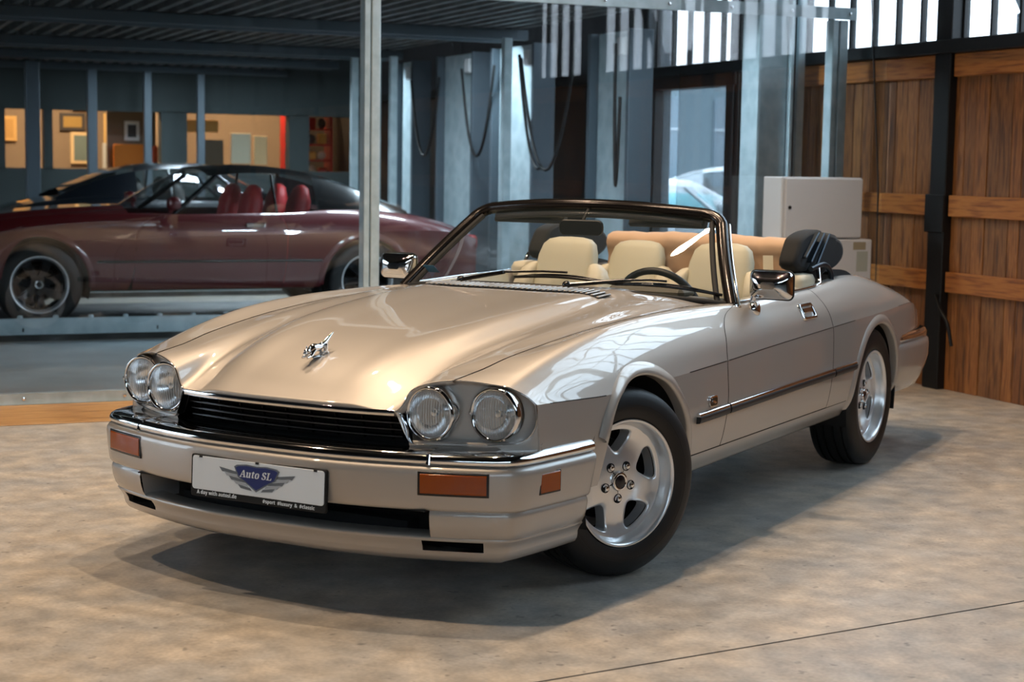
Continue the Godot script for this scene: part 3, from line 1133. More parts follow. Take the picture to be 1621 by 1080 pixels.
	vd.grid(vr)
	var vo := obj("vent_opening", vd, M.black, car)
	for j in 34:
		var z := lerpf(.335, -.425, j / 33.0)
		var sl := MB.new()
		var a := cowl_pt(z, -.517); var b := cowl_pt(z, -.623)
		sl.bar(a + Vector3(0, .005, 0), b + Vector3(0, .005, 0), .010, .006, .0015)
		obj("vent_slat", sl, P, vo)
	# --- windscreen
	var gp := []
	for i in 9:
		var row := PackedVector3Array()
		for j in 25: row.append(glass_pt(i / 8.0, lerpf(-1, 1, j / 24.0)))
		gp.append(row)
	var gm := MB.new()
	gm.grid(gp)
	var ws := obj("windscreen", gm, M.car_glass, car)
	var fpath := []
	for k in 9: fpath.append(glass_pt(lerpf(-0.03, 0.90, k / 8.0), -1.0) + Vector3(0, 0, -.018))
	for k in 5:
		var a := lerpf(0, PI / 2, (k + 0.5) / 5.0)
		fpath.append(glass_pt(0.90, -1.0).lerp(glass_pt(1.0, -0.86), 0) * 0 + glass_pt(0.90 + 0.11 * sin(a), -1.0 + 0.10 * (1 - cos(a))) + Vector3(0, .010 * sin(a), -.018 * cos(a)))
	for k in 13: fpath.append(glass_pt(1.01, lerpf(-.88, .88, k / 12.0)) + Vector3(0, .010, 0))
	for k in 5:
		var a := lerpf(PI / 2, 0, (k + 0.5) / 5.0)
		fpath.append(glass_pt(0.90 + 0.11 * sin(a), 1.0 - 0.10 * (1 - cos(a))) + Vector3(0, .010 * sin(a), .018 * cos(a)))
	for k in 9: fpath.append(glass_pt(lerpf(0.90, -0.03, k / 8.0), 1.0) + Vector3(0, 0, .018))
	var fp := pv3(fpath)
	var cenw := glass_pt(0.5, 0.0)
	var nrmw := (glass_pt(0.2, 0) - glass_pt(0.8, 0)).cross(Vector3(0, 0, 1)).normalized()
	if nrmw.x < 0: nrmw = -nrmw
	var ups := []
	for p in fp: ups.append(nrmw)
	var fm := MB.new()
	fm.sweep(fp, ups, PackedVector2Array([Vector2(-.024, -.020), Vector2(-.026, .006), Vector2(-.018, .018), Vector2(-.004, .022), Vector2(.012, .020), Vector2(.022, .012), Vector2(.026, -.004), Vector2(.024, -.022)]))
	obj("windscreen_frame", fm, M.bronze_chrome, ws)
	for e in [[0, 10], [fp.size() - 10, fp.size()]]:
		var fe := MB.new()
		var pp := PackedVector3Array()
		for k in range(e[0], e[1]): pp.append(fp[k] + Vector3(-.010, 0, signf(fp[k].z) * .024))
		fe.tube(pp, .010, 8)
		obj("pillar_chrome", fe, M.chrome, ws)
	var rubb := MB.new()
	var bp2 := PackedVector3Array()
	for j in 25: bp2.append(glass_pt(-0.01, lerpf(-1, 1, j / 24.0)) + Vector3(.004, -.002, 0))
	rubb.tube(bp2, .013, 8)
	var ip := PackedVector3Array()
	for k in 9: ip.append(glass_pt(lerpf(0, .93, k / 8.0), -.955) + Vector3(-.004, 0, 0))
	rubb.tube(ip, .012, 6)
	ip = PackedVector3Array()
	for k in 9: ip.append(glass_pt(lerpf(0, .93, k / 8.0), .955) + Vector3(-.004, 0, 0))
	rubb.tube(ip, .012, 6)
	obj("windscreen_rubber", rubb, M.black, ws)
	for sg: float in [-1.0, 1.0]:
		var bse := MB.new()
		var b := glass_pt(-.03, sg)
		bse.ball(b + Vector3(-.005, -.004, sg * .022), Vector3(.045, .016, .030), 8, 14)
		obj("pillar_foot", bse, M.chrome, ws)
	var hb := MB.new()   # header rail padding inside
	var hp2 := PackedVector3Array()
	for k in 13: hp2.append(glass_pt(.97, lerpf(-.86, .86, k / 12.0)) + Vector3(-.05, -.012, 0))
	hb.sweep(hp2, [Vector3.UP], rrect(.07, .045, .015, 3))
	obj("header_padding", hb, M.grey_trim, ws)
	for z in [-.33, .33]:
		var sv := MB.new()
		sv.box(Vector3(-1.375, 1.165, z), Vector3(.022, .06, .36), .008, Basis(Vector3(0, 0, 1), .5))
		obj("sun_visor", sv, M.grey_trim, ws)
	var st := MB.new()
	st.box(glass_pt(.20, .90) + Vector3(-.003, 0, 0), Vector3(.001, .06, .055), 0.0, Basis(Vector3(0, 0, 1), -1.0))
	obj("permit_sticker", st, M.sticker, ws)
	# --- wipers
	for wdef in [[.30, .10, .06, -.16, -.36], [-.20, -.40, -.36, -.53, -.72]]:
		var wp := MB.new()
		var a := Vector3(-.745, .935, wdef[0])
		a = glass_pt(.0, wdef[0] / .745) + Vector3(.05, .015, 0)
		var b := glass_pt(.075, wdef[1] / .73) + Vector3(.035, .025, 0)
		var m := glass_pt(.115, wdef[3] / .72) + Vector3(.018, .022, 0)
		wp.bar(a, b, .022, .016, .004)
		wp.tube(pv3([b, b.lerp(m, .6) + Vector3(0, .004, 0), m]), .005, 6)
		wp.ball(a, Vector3(.018, .016, .018), 8, 10)
		var bl := PackedVector3Array()
		for k in 13:
			var z: float = lerpf(wdef[2], wdef[4], k / 12.0)
			bl.append(glass_pt(.06 + .028 * sin(PI * k / 12.0), z / .73) + Vector3(.010, .010, 0))
		wp.tube(bl, .0065, 6)
		var b2 := PackedVector3Array()
		for k in 13:
			var z: float = lerpf(wdef[2], wdef[4], k / 12.0)
			b2.append(glass_pt(.06 + .050 * sin(PI * k / 12.0), z / .73) + Vector3(.016, .012, 0))
		wp.tube(b2, .004, 6)
		obj("wiper", wp, M.black_gloss, car)
	# --- grille
	var gb := MB.new()
	gb.box(Vector3(.70, .57, 0), Vector3(.02, .16, .92))
	gb.box(Vector3(.76, .505, 0), Vector3(.20, .01, 1.0))
	gb.box(Vector3(.75, .632, 0), Vector3(.12, .006, .78))
	var go := obj("grille", gb, M.black, car)
	for y in [.612, .590, .568, .546]:
		var br := MB.new()
		var path := PackedVector3Array()
		for k in 25:
			var z := lerpf(-.420, .420, k / 24.0)
			path.append(Vector3(xnose(z) - .040 - (.612 - y) * .25, y, z))
		br.sweep(path, [Vector3.UP], PackedVector2Array([Vector2(-.003, -.0045), Vector2(.012, -.0045), Vector2(.016, 0), Vector2(.012, .0045), Vector2(-.003, .0045)]))
		obj("grille_bar", br, M.black_gloss, go)
		var bc := MB.new()
		var p3 := PackedVector3Array()
		for k in 25:
			var z := lerpf(-.420, .420, k / 24.0)
			p3.append(Vector3(xnose(z) - .0255 - (.612 - y) * .25, y, z))
		bc.tube(p3, .0016, 5)
		obj("bar_edge", bc, M.grille_edge, go)
	for k in 9:
		var z := lerpf(-.38, .38, k / 8.0)
		var v := MB.new()
		v.bar(Vector3(xnose(z) - .044, .617, z), Vector3(xnose(z) - .062, .535, z), .0035, .012)
		obj("grille_rib", v, M.black_gloss, go)
	var gc := MB.new()
	var gpth := PackedVector3Array()
	for k in 33:
		var z := lerpf(-.416, .416, k / 32.0)
		gpth.append(Vector3(xnose(z) - .006, .6235, z))
	gc.sweep(gpth, [Vector3.UP], PackedVector2Array([Vector2(-.008, -.010), Vector2(.004, -.011), Vector2(.008, -.006), Vector2(.0095, 0), Vector2(.007, .006), Vector2(.002, .010), Vector2(-.008, .010)]))
	obj("grille_chrome_strip", gc, M.chrome, go)
	# --- front bumper
	var bl := MB.new()
	bumper_band(bl, [Vector2(.14, .518), Vector2(.10, .524), Vector2(.05, .524), Vector2(.022, .521), Vector2(.010, .514), Vector2(.004, .503), Vector2(.005, .493), Vector2(.010, .486), Vector2(.02, .484)], 0, 1)
	var bo2 := obj("bumper_chrome_blade", bl, M.chrome, car)
	for sg: float in [-1.0, 1.0]:
		var j := MB.new()
		var q := plan_at(sg * .575)
		var nn := Vector3(cos(q.y), 0, -sin(q.y))
		j.bar(Vector3(q.x, .5245, q.z) - nn * .13, Vector3(q.x, .523, q.z) - nn * .012, .014, .006, .002)
		j.bar(Vector3(q.x, .520, q.z) - nn * .012, Vector3(q.x, .486, q.z) - nn * .003, .014, .006, .002)
		obj("blade_joint", j, M.chrome, bo2)
	var bm := MB.new()
	bumper_band(bm, [Vector2(.03, .484), Vector2(.012, .484), Vector2(.003, .479), Vector2(-.004, .470), Vector2(-.006, .455), Vector2(-.004, .42), Vector2(.0, .38), Vector2(.004, .356), Vector2(.009, .348), Vector2(.016, .345)], 0, 1)
	bumper_band(bm, [Vector2(.016, .345), Vector2(.012, .338), Vector2(.010, .328), Vector2(.014, .30), Vector2(.022, .275), Vector2(.034, .256), Vector2(.040, .252)], .575, 2.0)
	for sg: float in [-1.0, 1.0]:   # flanks of the central intake
		var q := plan_at(sg * .578)
		bm.quad(Vector3(q.x - .016, .346, q.z), Vector3(q.x - .036, .252, q.z), Vector3(q.x - .16, .252, q.z - sg * .05), Vector3(q.x - .14, .346, q.z - sg * .05))
	var lipp := [Vector2(.10, .268), Vector2(.05, .268), Vector2(.034, .262), Vector2(.030, .254), Vector2(.036, .247)]
	bumper_band(bm, lipp, 0, 1)
	bumper_band(bm, [Vector2(.036, .247), Vector2(.044, .236), Vector2(.050, .225), Vector2(.052, .213)], 0.735, 2.0)
	var mid := MB.new()
	var plan2 := bumper_plan()
	var rws := []
	for i in plan2.size():
		if absf(plan2[i].x) > .560: continue
		var tan2: Vector2 = (plan2[mini(i + 1, plan2.size() - 1)] - plan2[maxi(i - 1, 0)]).normalized()
		var nr := Vector2(tan2.y, -tan2.x)
		if nr.y < 0: nr = -nr
		var row := PackedVector3Array()
		for c in [Vector2(.036, .247), Vector2(.044, .236), Vector2(.050, .225), Vector2(.052, .213)]:
			var w2: Vector2 = plan2[i] - nr * c.x
			row.append(Vector3(w2.y, c.y, w2.x))
		rws.append(row)
	bm.grid(rws)
	bumper_band(bm, [Vector2(.052, .213), Vector2(.056, .200), Vector2(.066, .186), Vector2(.085, .176), Vector2(.12, .172), Vector2(.30, .172)], 0, 1)
	var bump := obj("front_bumper", bm, P, car)
	var dk := MB.new()   # dark ducts behind the intake and the slots
	dk.box(Vector3(.72, .30, 0), Vector3(.02, .12, 1.16))
	dk.box(Vector3(.80, .345, 0), Vector3(.18, .004, 1.14))
	for sg: float in [-1.0, 1.0]: dk.box(Vector3(.70, .23, sg * .645), Vector3(.02, .06, .22))
	obj("intake_duct", dk, M.black, bump)
	for sg: float in [-1.0, 1.0]:
		bumper_lamp(car, minf(sg * .555, sg * .745), maxf(sg * .555, sg * .745), .402, .462, M.amber, "indicator_lamp")
		var mk := MB.new()   # side marker
		mk.box(Vector3(.615, .424, sg * .8515), Vector3(.096, .062, .012), .003, Basis(Vector3.UP, sg * .17))
		obj("side_marker", mk, M.amber, car)
		var mkf := MB.new()
		mkf.box(Vector3(.615, .424, sg * .8495), Vector3(.108, .073, .010), .003, Basis(Vector3.UP, sg * .17))
		obj("marker_frame", mkf, M.black_gloss, car)
	build_plate(car)
	build_cabin(car)
	# --- rear deck and underbody
	var dm := MB.new()
	var drows := []
	for i in 40:
		var x := lerpf(-2.34, -3.57, i / 39.0)
		var row := PackedVector3Array()
		for j in 49:
			var t := lerpf(-6.0, 6.0, j / 48.0)
			row.append(S(x, absf(t), -1.0 if t < 0 else 1.0))
		drows.append(row)
	dm.grid(drows)
	var tail := PackedVector3Array()
	for j in 25:
		var t := lerpf(-11.5, 11.5, j / 24.0)
		tail.append(S(-3.57, absf(t), -1.0 if t < 0 else 1.0))
	dm.fan(tail, Vector3(-1, 0, 0))
	obj("boot_lid", dm, P, car)
	for sg: float in [-1.0, 1.0]:   # deck sides beside the open well
		var ds := MB.new()
		var rr := []
		for i in 12:
			var x := lerpf(-1.86, -2.35, i / 11.0)
			rr.append(pv3([S(x, 6.0, sg), S(x, 5.6, sg), S(x, 5.3, sg) - Vector3(0, .004, 0), S(x, 5.2, sg) - Vector3(0, .08, 0)]))
		ds.grid(rr)
		obj("deck_side", ds, P, car)
	var ub := MB.new()
	ub.box(Vector3(-1.3, .275, 0), Vector3(1.75, .03, 1.50))
	ub.box(Vector3(-1.3, .26, 0), Vector3(4.2, .05, .9))
	ub.box(Vector3(.2, .45, 0), Vector3(1.0, .3, .98)); ub.box(Vector3(.22, .205, 0), Vector3(.95, .03, 1.02)); ub.box(Vector3(-2.75, .24, 0), Vector3(1.5, .03, 1.02))  # thin low trays are added to block light beneath the car
	ub.box(Vector3(-2.9, .45, 0), Vector3(1.1, .3, .98))
	obj("underbody_and_light_block", ub, M.black, car)
	# --- wheels
	add_wheel(car, Vector3(0, .326, -.742), -1.0, deg_to_rad(22), deg_to_rad(-18), "five")
	add_wheel(car, Vector3(0, .326, .742), 1.0, deg_to_rad(22), deg_to_rad(20), "five")
	add_wheel(car, Vector3(-2.591, .326, -.752), -1.0, 0, deg_to_rad(8), "five")
	add_wheel(car, Vector3(-2.591, .326, .752), 1.0, 0, deg_to_rad(20), "five")
	return car

func cowl_pt(z: float, x: float) -> Vector3:
	var s := absf(z)
	var lo := 0.0
	var hi := 5.9
	for k in 18:
		var m := (lo + hi) * .5
		if absf(S(x, m).z) < s: lo = m
		else: hi = m
	var p := S(x - .04 * s, lo, signf(z) if z != 0.0 else 1.0)
	return p

func text_mesh(s: String, size: float, serif := false, depth := 0.0008) -> TextMesh:
	var f := SystemFont.new()
	f.font_names = PackedStringArray(["Droid Serif" if serif else "Droid Sans"])
	f.font_weight = 700
	var t := TextMesh.new()
	t.text = s
	t.font = f
	t.font_size = 64
	t.pixel_size = size / 64.0
	t.depth = depth
	t.curve_step = 1.0
	return t

func build_plate(car: Node3D) -> void:
	var pl := Node3D.new()
	pl.name = "number_plate"
	car.add_child(pl, true)
	# local: x to the viewer's right (car -z), y up, z out of the plate (car +x)
	pl.transform = Transform3D(Basis(Vector3(0, 0, -1), Vector3(0, 1, 0), Vector3(1, 0, 0)) * Basis(Vector3.RIGHT, -0.04), Vector3(.972, .385, 0))
	pl.set_meta("label", "white show plate with blue winged shield in black holder")
	var h := MB.new()
	h.X.origin = Vector3(0, 0, -.006)
	h.extrude(rrect(.534, .136, .008), .010, .002)
	obj("plate_holder", h, M.black, pl)
	var f := MB.new()
	f.X.origin = Vector3(0, .0095, .003)
	f.extrude(rrect(.520, .108, .010), .003, .001)
	obj("plate_face", f, M.plate_white, pl)
	for x in [-.226, 0.0, .226]:
		var c := MB.new()
		c.box(Vector3(x, .0615, .006), Vector3(.014, .007, .003), .001)
		obj("plate_clip", c, M.black, pl)
	for sg: float in [-1.0, 1.0]:   # wings of the emblem, five feathers a side
		for k in 5:
			var y0 := .040 - k * .0115
			var reach := .150 - k * .019
			var w := MB.new()
			w.X.origin = Vector3(0, .0, .006)
			var root := .078 - k * .013
			w.extrude(PackedVector2Array([Vector2(sg * root, y0 - .013), Vector2(sg * reach, y0 - .009 + .006 * (1 - k * .1)), Vector2(sg * (reach - .012), y0 - .017), Vector2(sg * (root - .008), y0 - .022)]), .0008)
			obj("emblem_feather", w, M.emblem_grey if k % 2 == 0 else M.emblem_light, pl)
	var shield := [Vector2(0, .045), Vector2(.040, .048), Vector2(.078, .044), Vector2(.090, .038), Vector2(.074, .006), Vector2(.040, -.012), Vector2(.0, -.036), Vector2(-.040, -.012), Vector2(-.074, .006), Vector2(-.090, .038), Vector2(-.078, .044), Vector2(-.040, .048)]
	var s1 := MB.new()
	s1.X.origin = Vector3(0, .006, .0068)
	s1.extrude(PackedVector2Array(shield), .0008)
	obj("emblem_border", s1, M.emblem_grey, pl)
	var s2 := MB.new()
	s2.X.origin = Vector3(0, .006, .0076)
	var inner := PackedVector2Array()
	for p in shield: inner.append(Vector2(p.x * .925, (p.y - .012) * .88 + .012))
	s2.extrude(inner, .0006)
	obj("emblem_shield", s2, M.emblem_blue, pl)
	var tx := obj("emblem_lettering", text_mesh("Auto SL", .032, true), M.plate_white, pl)
	tx.transform = Transform3D(Basis(Vector3(1, .0, 0), Vector3(.22, 1, 0), Vector3(0, 0, 1)), Vector3(-.002, .024, .0086))
	var a := obj("slogan_lettering", text_mesh("A day with autosl.de", .0165), M.plate_white, pl)
	a.position = Vector3(-.160, -.0535, .0045)
	var b := obj("slogan_lettering", text_mesh("#sport  #luxury  &  #classic", .0155), M.plate_white, pl)
	b.position = Vector3(.125, -.0555, .0045)

func seat(car: Node3D, z: float, called: String, x: float, k: float, y0: float) -> void:
	var s := Node3D.new()
	s.name = called
	car.add_child(s, true)
	s.position = Vector3(x, y0, z)
	s.scale = Vector3.ONE
	var c := MB.new()   # centre panel rising into the head restraint
	loft(c, [[Vector3(.10, .0, 0), .02, .02], [Vector3(.10, .02, 0), .135 * k, .05], [Vector3(.06, .20, 0), .158 * k, .062], [Vector3(.02, .36, 0), .158 * k, .060], [Vector3(-.02, .50, 0), .152 * k, .055], [Vector3(-.045, .58, 0), .146 * k, .052], [Vector3(-.060, .63, 0), .130 * k, .045], [Vector3(-.066, .652, 0), .105 * k, .032], [Vector3(-.068, .662, 0), .06 * k, .012], [Vector3(-.068, .664, 0), .002, .002]], 32, 3.2)
	obj("back_panel", c, M.cream, s)
	for sg: float in [-1.0, 1.0]:
		var b := MB.new()
		var e: float = sg * k
		loft(b, [[Vector3(.13, .0, e * .185), .01, .01], [Vector3(.13, .02, e * .185), .055, .06], [Vector3(.085, .20, e * .195), .062, .072], [Vector3(.045, .36, e * .195), .060, .070], [Vector3(.012, .46, e * .185), .052, .062], [Vector3(-.005, .515, e * .170), .040, .050], [Vector3(-.014, .542, e * .155), .022, .030], [Vector3(-.016, .548, e * .150), .003, .004]], 24, 2.6)
		obj("back_bolster", b, M.cream_light, s)
	var q := MB.new()
	loft(q, [[Vector3(.34, -.02, 0), .2 * k, .22], [Vector3(.34, .0, 0), .235 * k, .25], [Vector3(.34, .09, 0), .240 * k, .255], [Vector3(.34, .125, 0), .22 * k, .235], [Vector3(.34, .132, 0), .02, .02]], 28, 4.0)
	obj("cushion", q, M.cream, s)

func build_cabin(car: Node3D) -> void:
	# tub
	var tb := MB.new()
	tb.box(Vector3(-1.5, .28, 0), Vector3(1.7, .02, 1.5))
	tb.box(Vector3(-2.32, .60, 0), Vector3(.02, .62, 1.46))
	tb.box(Vector3(-.72, .55, 0), Vector3(.02, .5, 1.3))
	for sg: float in [-1.0, 1.0]: tb.box(Vector3(-2.1, .58, sg * .66), Vector3(.44, .55, .02))
	obj("cabin_tub", tb, M.grey_trim, car)
	var ds := MB.new()   # dashboard
	var rows := []
	for j in 25:
		var s := lerpf(-1, 1, j / 24.0)
		var b := glass_pt(0.0, s)
		var z := clampf(b.z, -.70, .70)
		var row := pv3([Vector3(b.x - .005, b.y - .028, z), Vector3(b.x - .12, b.y - .020, z), Vector3(-1.14, .880 - .01 * s * s, z), Vector3(-1.185, .862, z), Vector3(-1.19, .82, z), Vector3(-1.16, .68, z), Vector3(-1.05, .62, z)])
		rows.append(row)
	ds.grid(rows)
	var dash := obj("dashboard", ds, M.dash_top, car)
	var bn := MB.new()
	bn.box(Vector3(-1.13, .885, -.37), Vector3(.14, .05, .34), .02)
	obj("instrument_binnacle", bn, M.dash_top, dash)
	var sw := Node3D.new()
	sw.name = "steering_wheel"
	car.add_child(sw, true)
	sw.transform = Transform3D(Basis(Vector3(0, 0, 1), -PI / 2 + 0.42), Vector3(-1.34, .795, -.345))
	# local Y is the column axis
	sw.transform = Transform3D(Basis(Vector3(0, 0, 1), deg_to_rad(68)), Vector3(-1.34, .785, -.315))
	var rg := MB.new()
	var ring := PackedVector3Array()
	for k in 48: ring.append(Vector3(cos(TAU * k / 48), 0, sin(TAU * k / 48)) * .188)
	rg.tube(ring, .0155, 12, true)
	obj("rim", rg, M.black_leather, sw)
	var hubm := MB.new()
	hubm.lathe([Vector2(0, .015), Vector2(.06, .012), Vector2(.072, .0), Vector2(.06, -.04), Vector2(0, -.05)], 28, 1.2)
	for a in [0.15, PI - 0.15, PI / 2 + 0.9, PI / 2 - 0.9]: hubm.bar(Vector3.ZERO, Vector3(-sin(a) * .18, 0, cos(a) * .18), .05, .016, .006)
	obj("spokes", hubm, M.black_leather, sw)
	var col := MB.new()
	col.tube(pv3([Vector3(0, -.04, 0), Vector3(0, -.25, 0)]), .035, 12)
	obj("column", col, M.black, sw)
	# interior mirror
	var im := MB.new()
	im.X = Transform3D(Basis(Vector3.UP, PI / 2 + .12), Vector3(-1.20, 1.132, -.012))
	im.extrude(rrect(.192, .064, .024, 6), .020, .004)
	var mi := obj("interior_mirror", im, M.black_leather, car)
	var stalk := MB.new()
	stalk.tube(pv3([Vector3(-1.21, 1.16, -.01), Vector3(-1.25, 1.19, -.008), Vector3(-1.27, 1.205, -.005)]), .007, 8)
	obj("stalk", stalk, M.black, mi)
	seat(car, .335, "front_seat", -1.70, 1.0, .40)
	seat(car, -.425, "front_seat", -1.70, 1.0, .40)
	seat(car, .19, "rear_seat", -2.14, .95, .375)
	seat(car, -.23, "rear_seat", -2.14, .95, .375)
	var con := MB.new()
	con.box(Vector3(-1.45, .50, 0), Vector3(.75, .2, .16), .03)
	obj("centre_console", con, M.cream, car)
	# folded hood: tan lining across, black canvas and frame bunched at both ends
	var tn := MB.new()
	var trow := []
	for j in 33:
		var z := lerpf(.385, -.58, j / 32.0)
		var sag := .008 * sin(j * .7) + .005 * sin(j * 1.9)
		var row := PackedVector3Array()
		for q in [Vector2(-2.27, .86), Vector2(-2.255, .92), Vector2(-2.262, .965), Vector2(-2.248, 1.0), Vector2(-2.235, 1.035), Vector2(-2.25, 1.066), Vector2(-2.30, 1.080), Vector2(-2.40, 1.072), Vector2(-2.47, 1.02), Vector2(-2.48, .93)]:
			row.append(Vector3(q.x + sag, q.y + sag * .4 - .012 * pow(z + .05, 2.0) * 4.0, z))
		trow.append(row)
	tn.grid(trow)
	var hood := Node3D.new()
	hood.name = "folded_hood"
	car.add_child(hood, true)
	hood.set_meta("label", "folded black canvas hood with tan lining")
	obj("hood_lining", tn, M.tan, hood)
	for sg: float in [-1.0, 1.0]:
		var zz := .665 if sg < 0 else .60
		var o := Vector3(0, 0, sg * zz)
		var folds := [[[Vector2(-1.90, .965), Vector2(-1.945, 1.05), Vector2(-1.99, 1.088), Vector2(-2.10, 1.112), Vector2(-2.215, 1.118), Vector2(-2.24, 1.10), Vector2(-2.16, 1.0), Vector2(-2.05, .935)], .085, .0], [[Vector2(-2.04, .93), Vector2(-2.15, 1.02), Vector2(-2.24, 1.095), Vector2(-2.33, 1.10), Vector2(-2.40, 1.075), Vector2(-2.34, 1.0), Vector2(-2.25, .93), Vector2(-2.14, .90)], .11, .01], [[Vector2(-2.30, 1.03), Vector2(-2.42, 1.072), Vector2(-2.54, 1.062), Vector2(-2.60, 1.02), Vector2(-2.585, .975), Vector2(-2.50, .94), Vector2(-2.38, .925), Vector2(-2.30, .95)], .075, -.01]]
		for f in folds:
			var cv := MB.new()
			var prof := spline2(f[0], 3)
			var cc := Vector2.ZERO
			for p in prof: cc += p
			cc /= prof.size()
			var fr0 := []
			for q in [[-1.0, .80], [-.9, .95], [-.5, 1.0], [.5, 1.0], [.9, .95], [1.0, .80]]:
				var row := PackedVector3Array()
				for p in prof:
					var e: Vector2 = cc + (p - cc) * q[1]
					row.append(Vector3(e.x, e.y, sg * (zz + f[2]) + q[0] * f[1] * .5))
				fr0.append(row)
			cv.grid(fr0, false, true)
			cv.fan(fr0[0], Vector3(0, 0, -1)); cv.fan(fr0[5], Vector3(0, 0, 1))
			obj("canvas_fold", cv, M.canvas, hood)
		var flap := MB.new()
		var fp0 := spline2([Vector2(-2.31, .925), Vector2(-2.42, .93), Vector2(-2.55, .915), Vector2(-2.64, .885), Vector2(-2.66, .866), Vector2(-2.58, .846), Vector2(-2.46, .846), Vector2(-2.36, .875)], 3)
		flap.X.origin = Vector3(0, 0, sg * zz - .06)
		flap.extrude(fp0, .13, .008)
		obj("canvas_flap", flap, M.canvas, hood)
		for k in 3:
			var fm := MB.new()
			var a := Vector3(-1.98 - k * .055, 1.0 - k * .022, sg * (zz + .050 + k * .006))
			var b := Vector3(-2.15 - k * .06, 1.108 - k * .004, sg * (zz + .048 + k * .004))
			fm.bar(a, b, .012, .028, .004, Vector3(0, 0, 1))
			obj("frame_rail", fm, M.frame_steel, hood)
		var lk := MB.new()
		lk.tube(spline([Vector3(-2.02, .95, sg * (zz + .07)), Vector3(-2.16, .965, sg * (zz + .08)), Vector3(-2.24, .93, sg * (zz + .085)), Vector3(-2.25, .87, sg * (zz + .09))], 5), .012, 8)
		obj("frame_link", lk, M.frame_steel, hood)
	# quarter window glass retracted posts and seat belts
	for sg: float in [-1.0, 1.0]:
		var bt := MB.new()
		bt.bar(Vector3(-2.05, 1.0, sg * .52), Vector3(-1.98, .80, sg * .56), .045, .004)
		obj("seat_belt", bt, M.cream_light, car)
		var hr := MB.new()
		loft(hr, [[Vector3(-2.0, .86, sg * .69), .05, .10], [Vector3(-2.0, .90, sg * .69), .055, .11], [Vector3(-2.0, .925, sg * .69), .045, .09], [Vector3(-2.0, .932, sg * .69), .01, .02]], 20, 3.0)
		obj("quarter_trim", hr, M.cream_light, car)
		var qw := MB.new()
		qw.tube(pv3([Vector3(-1.99, .872, sg * .765), Vector3(-2.07, .885, sg * .76), Vector3(-2.10, .96, sg * .74)]), .010, 8)
		obj("quarter_window_post", qw, M.chrome, car)

# ---------------------------------------------------------------- materials
func clear_pane(c: Color, alpha: float) -> StandardMaterial3D:
	var m := mat(Color(c.r, c.g, c.b, alpha), 0.0, 0.0)
	m.transparency = BaseMaterial3D.TRANSPARENCY_ALPHA
	m.metallic_specular = 0.5
	return m

func paint(c: Color, metal := 0.55, rough := 0.36) -> StandardMaterial3D:
	var m := mat(c, rough, metal)
	m.clearcoat_enabled = true
	m.clearcoat = 1.0
	m.clearcoat_roughness = 0.03
	return m

func glow(c: Color, e: float) -> StandardMaterial3D:
	var m := mat(c, 0.5)
	m.emission_enabled = true
	m.emission = c
	m.emission_energy_multiplier = e
	return m

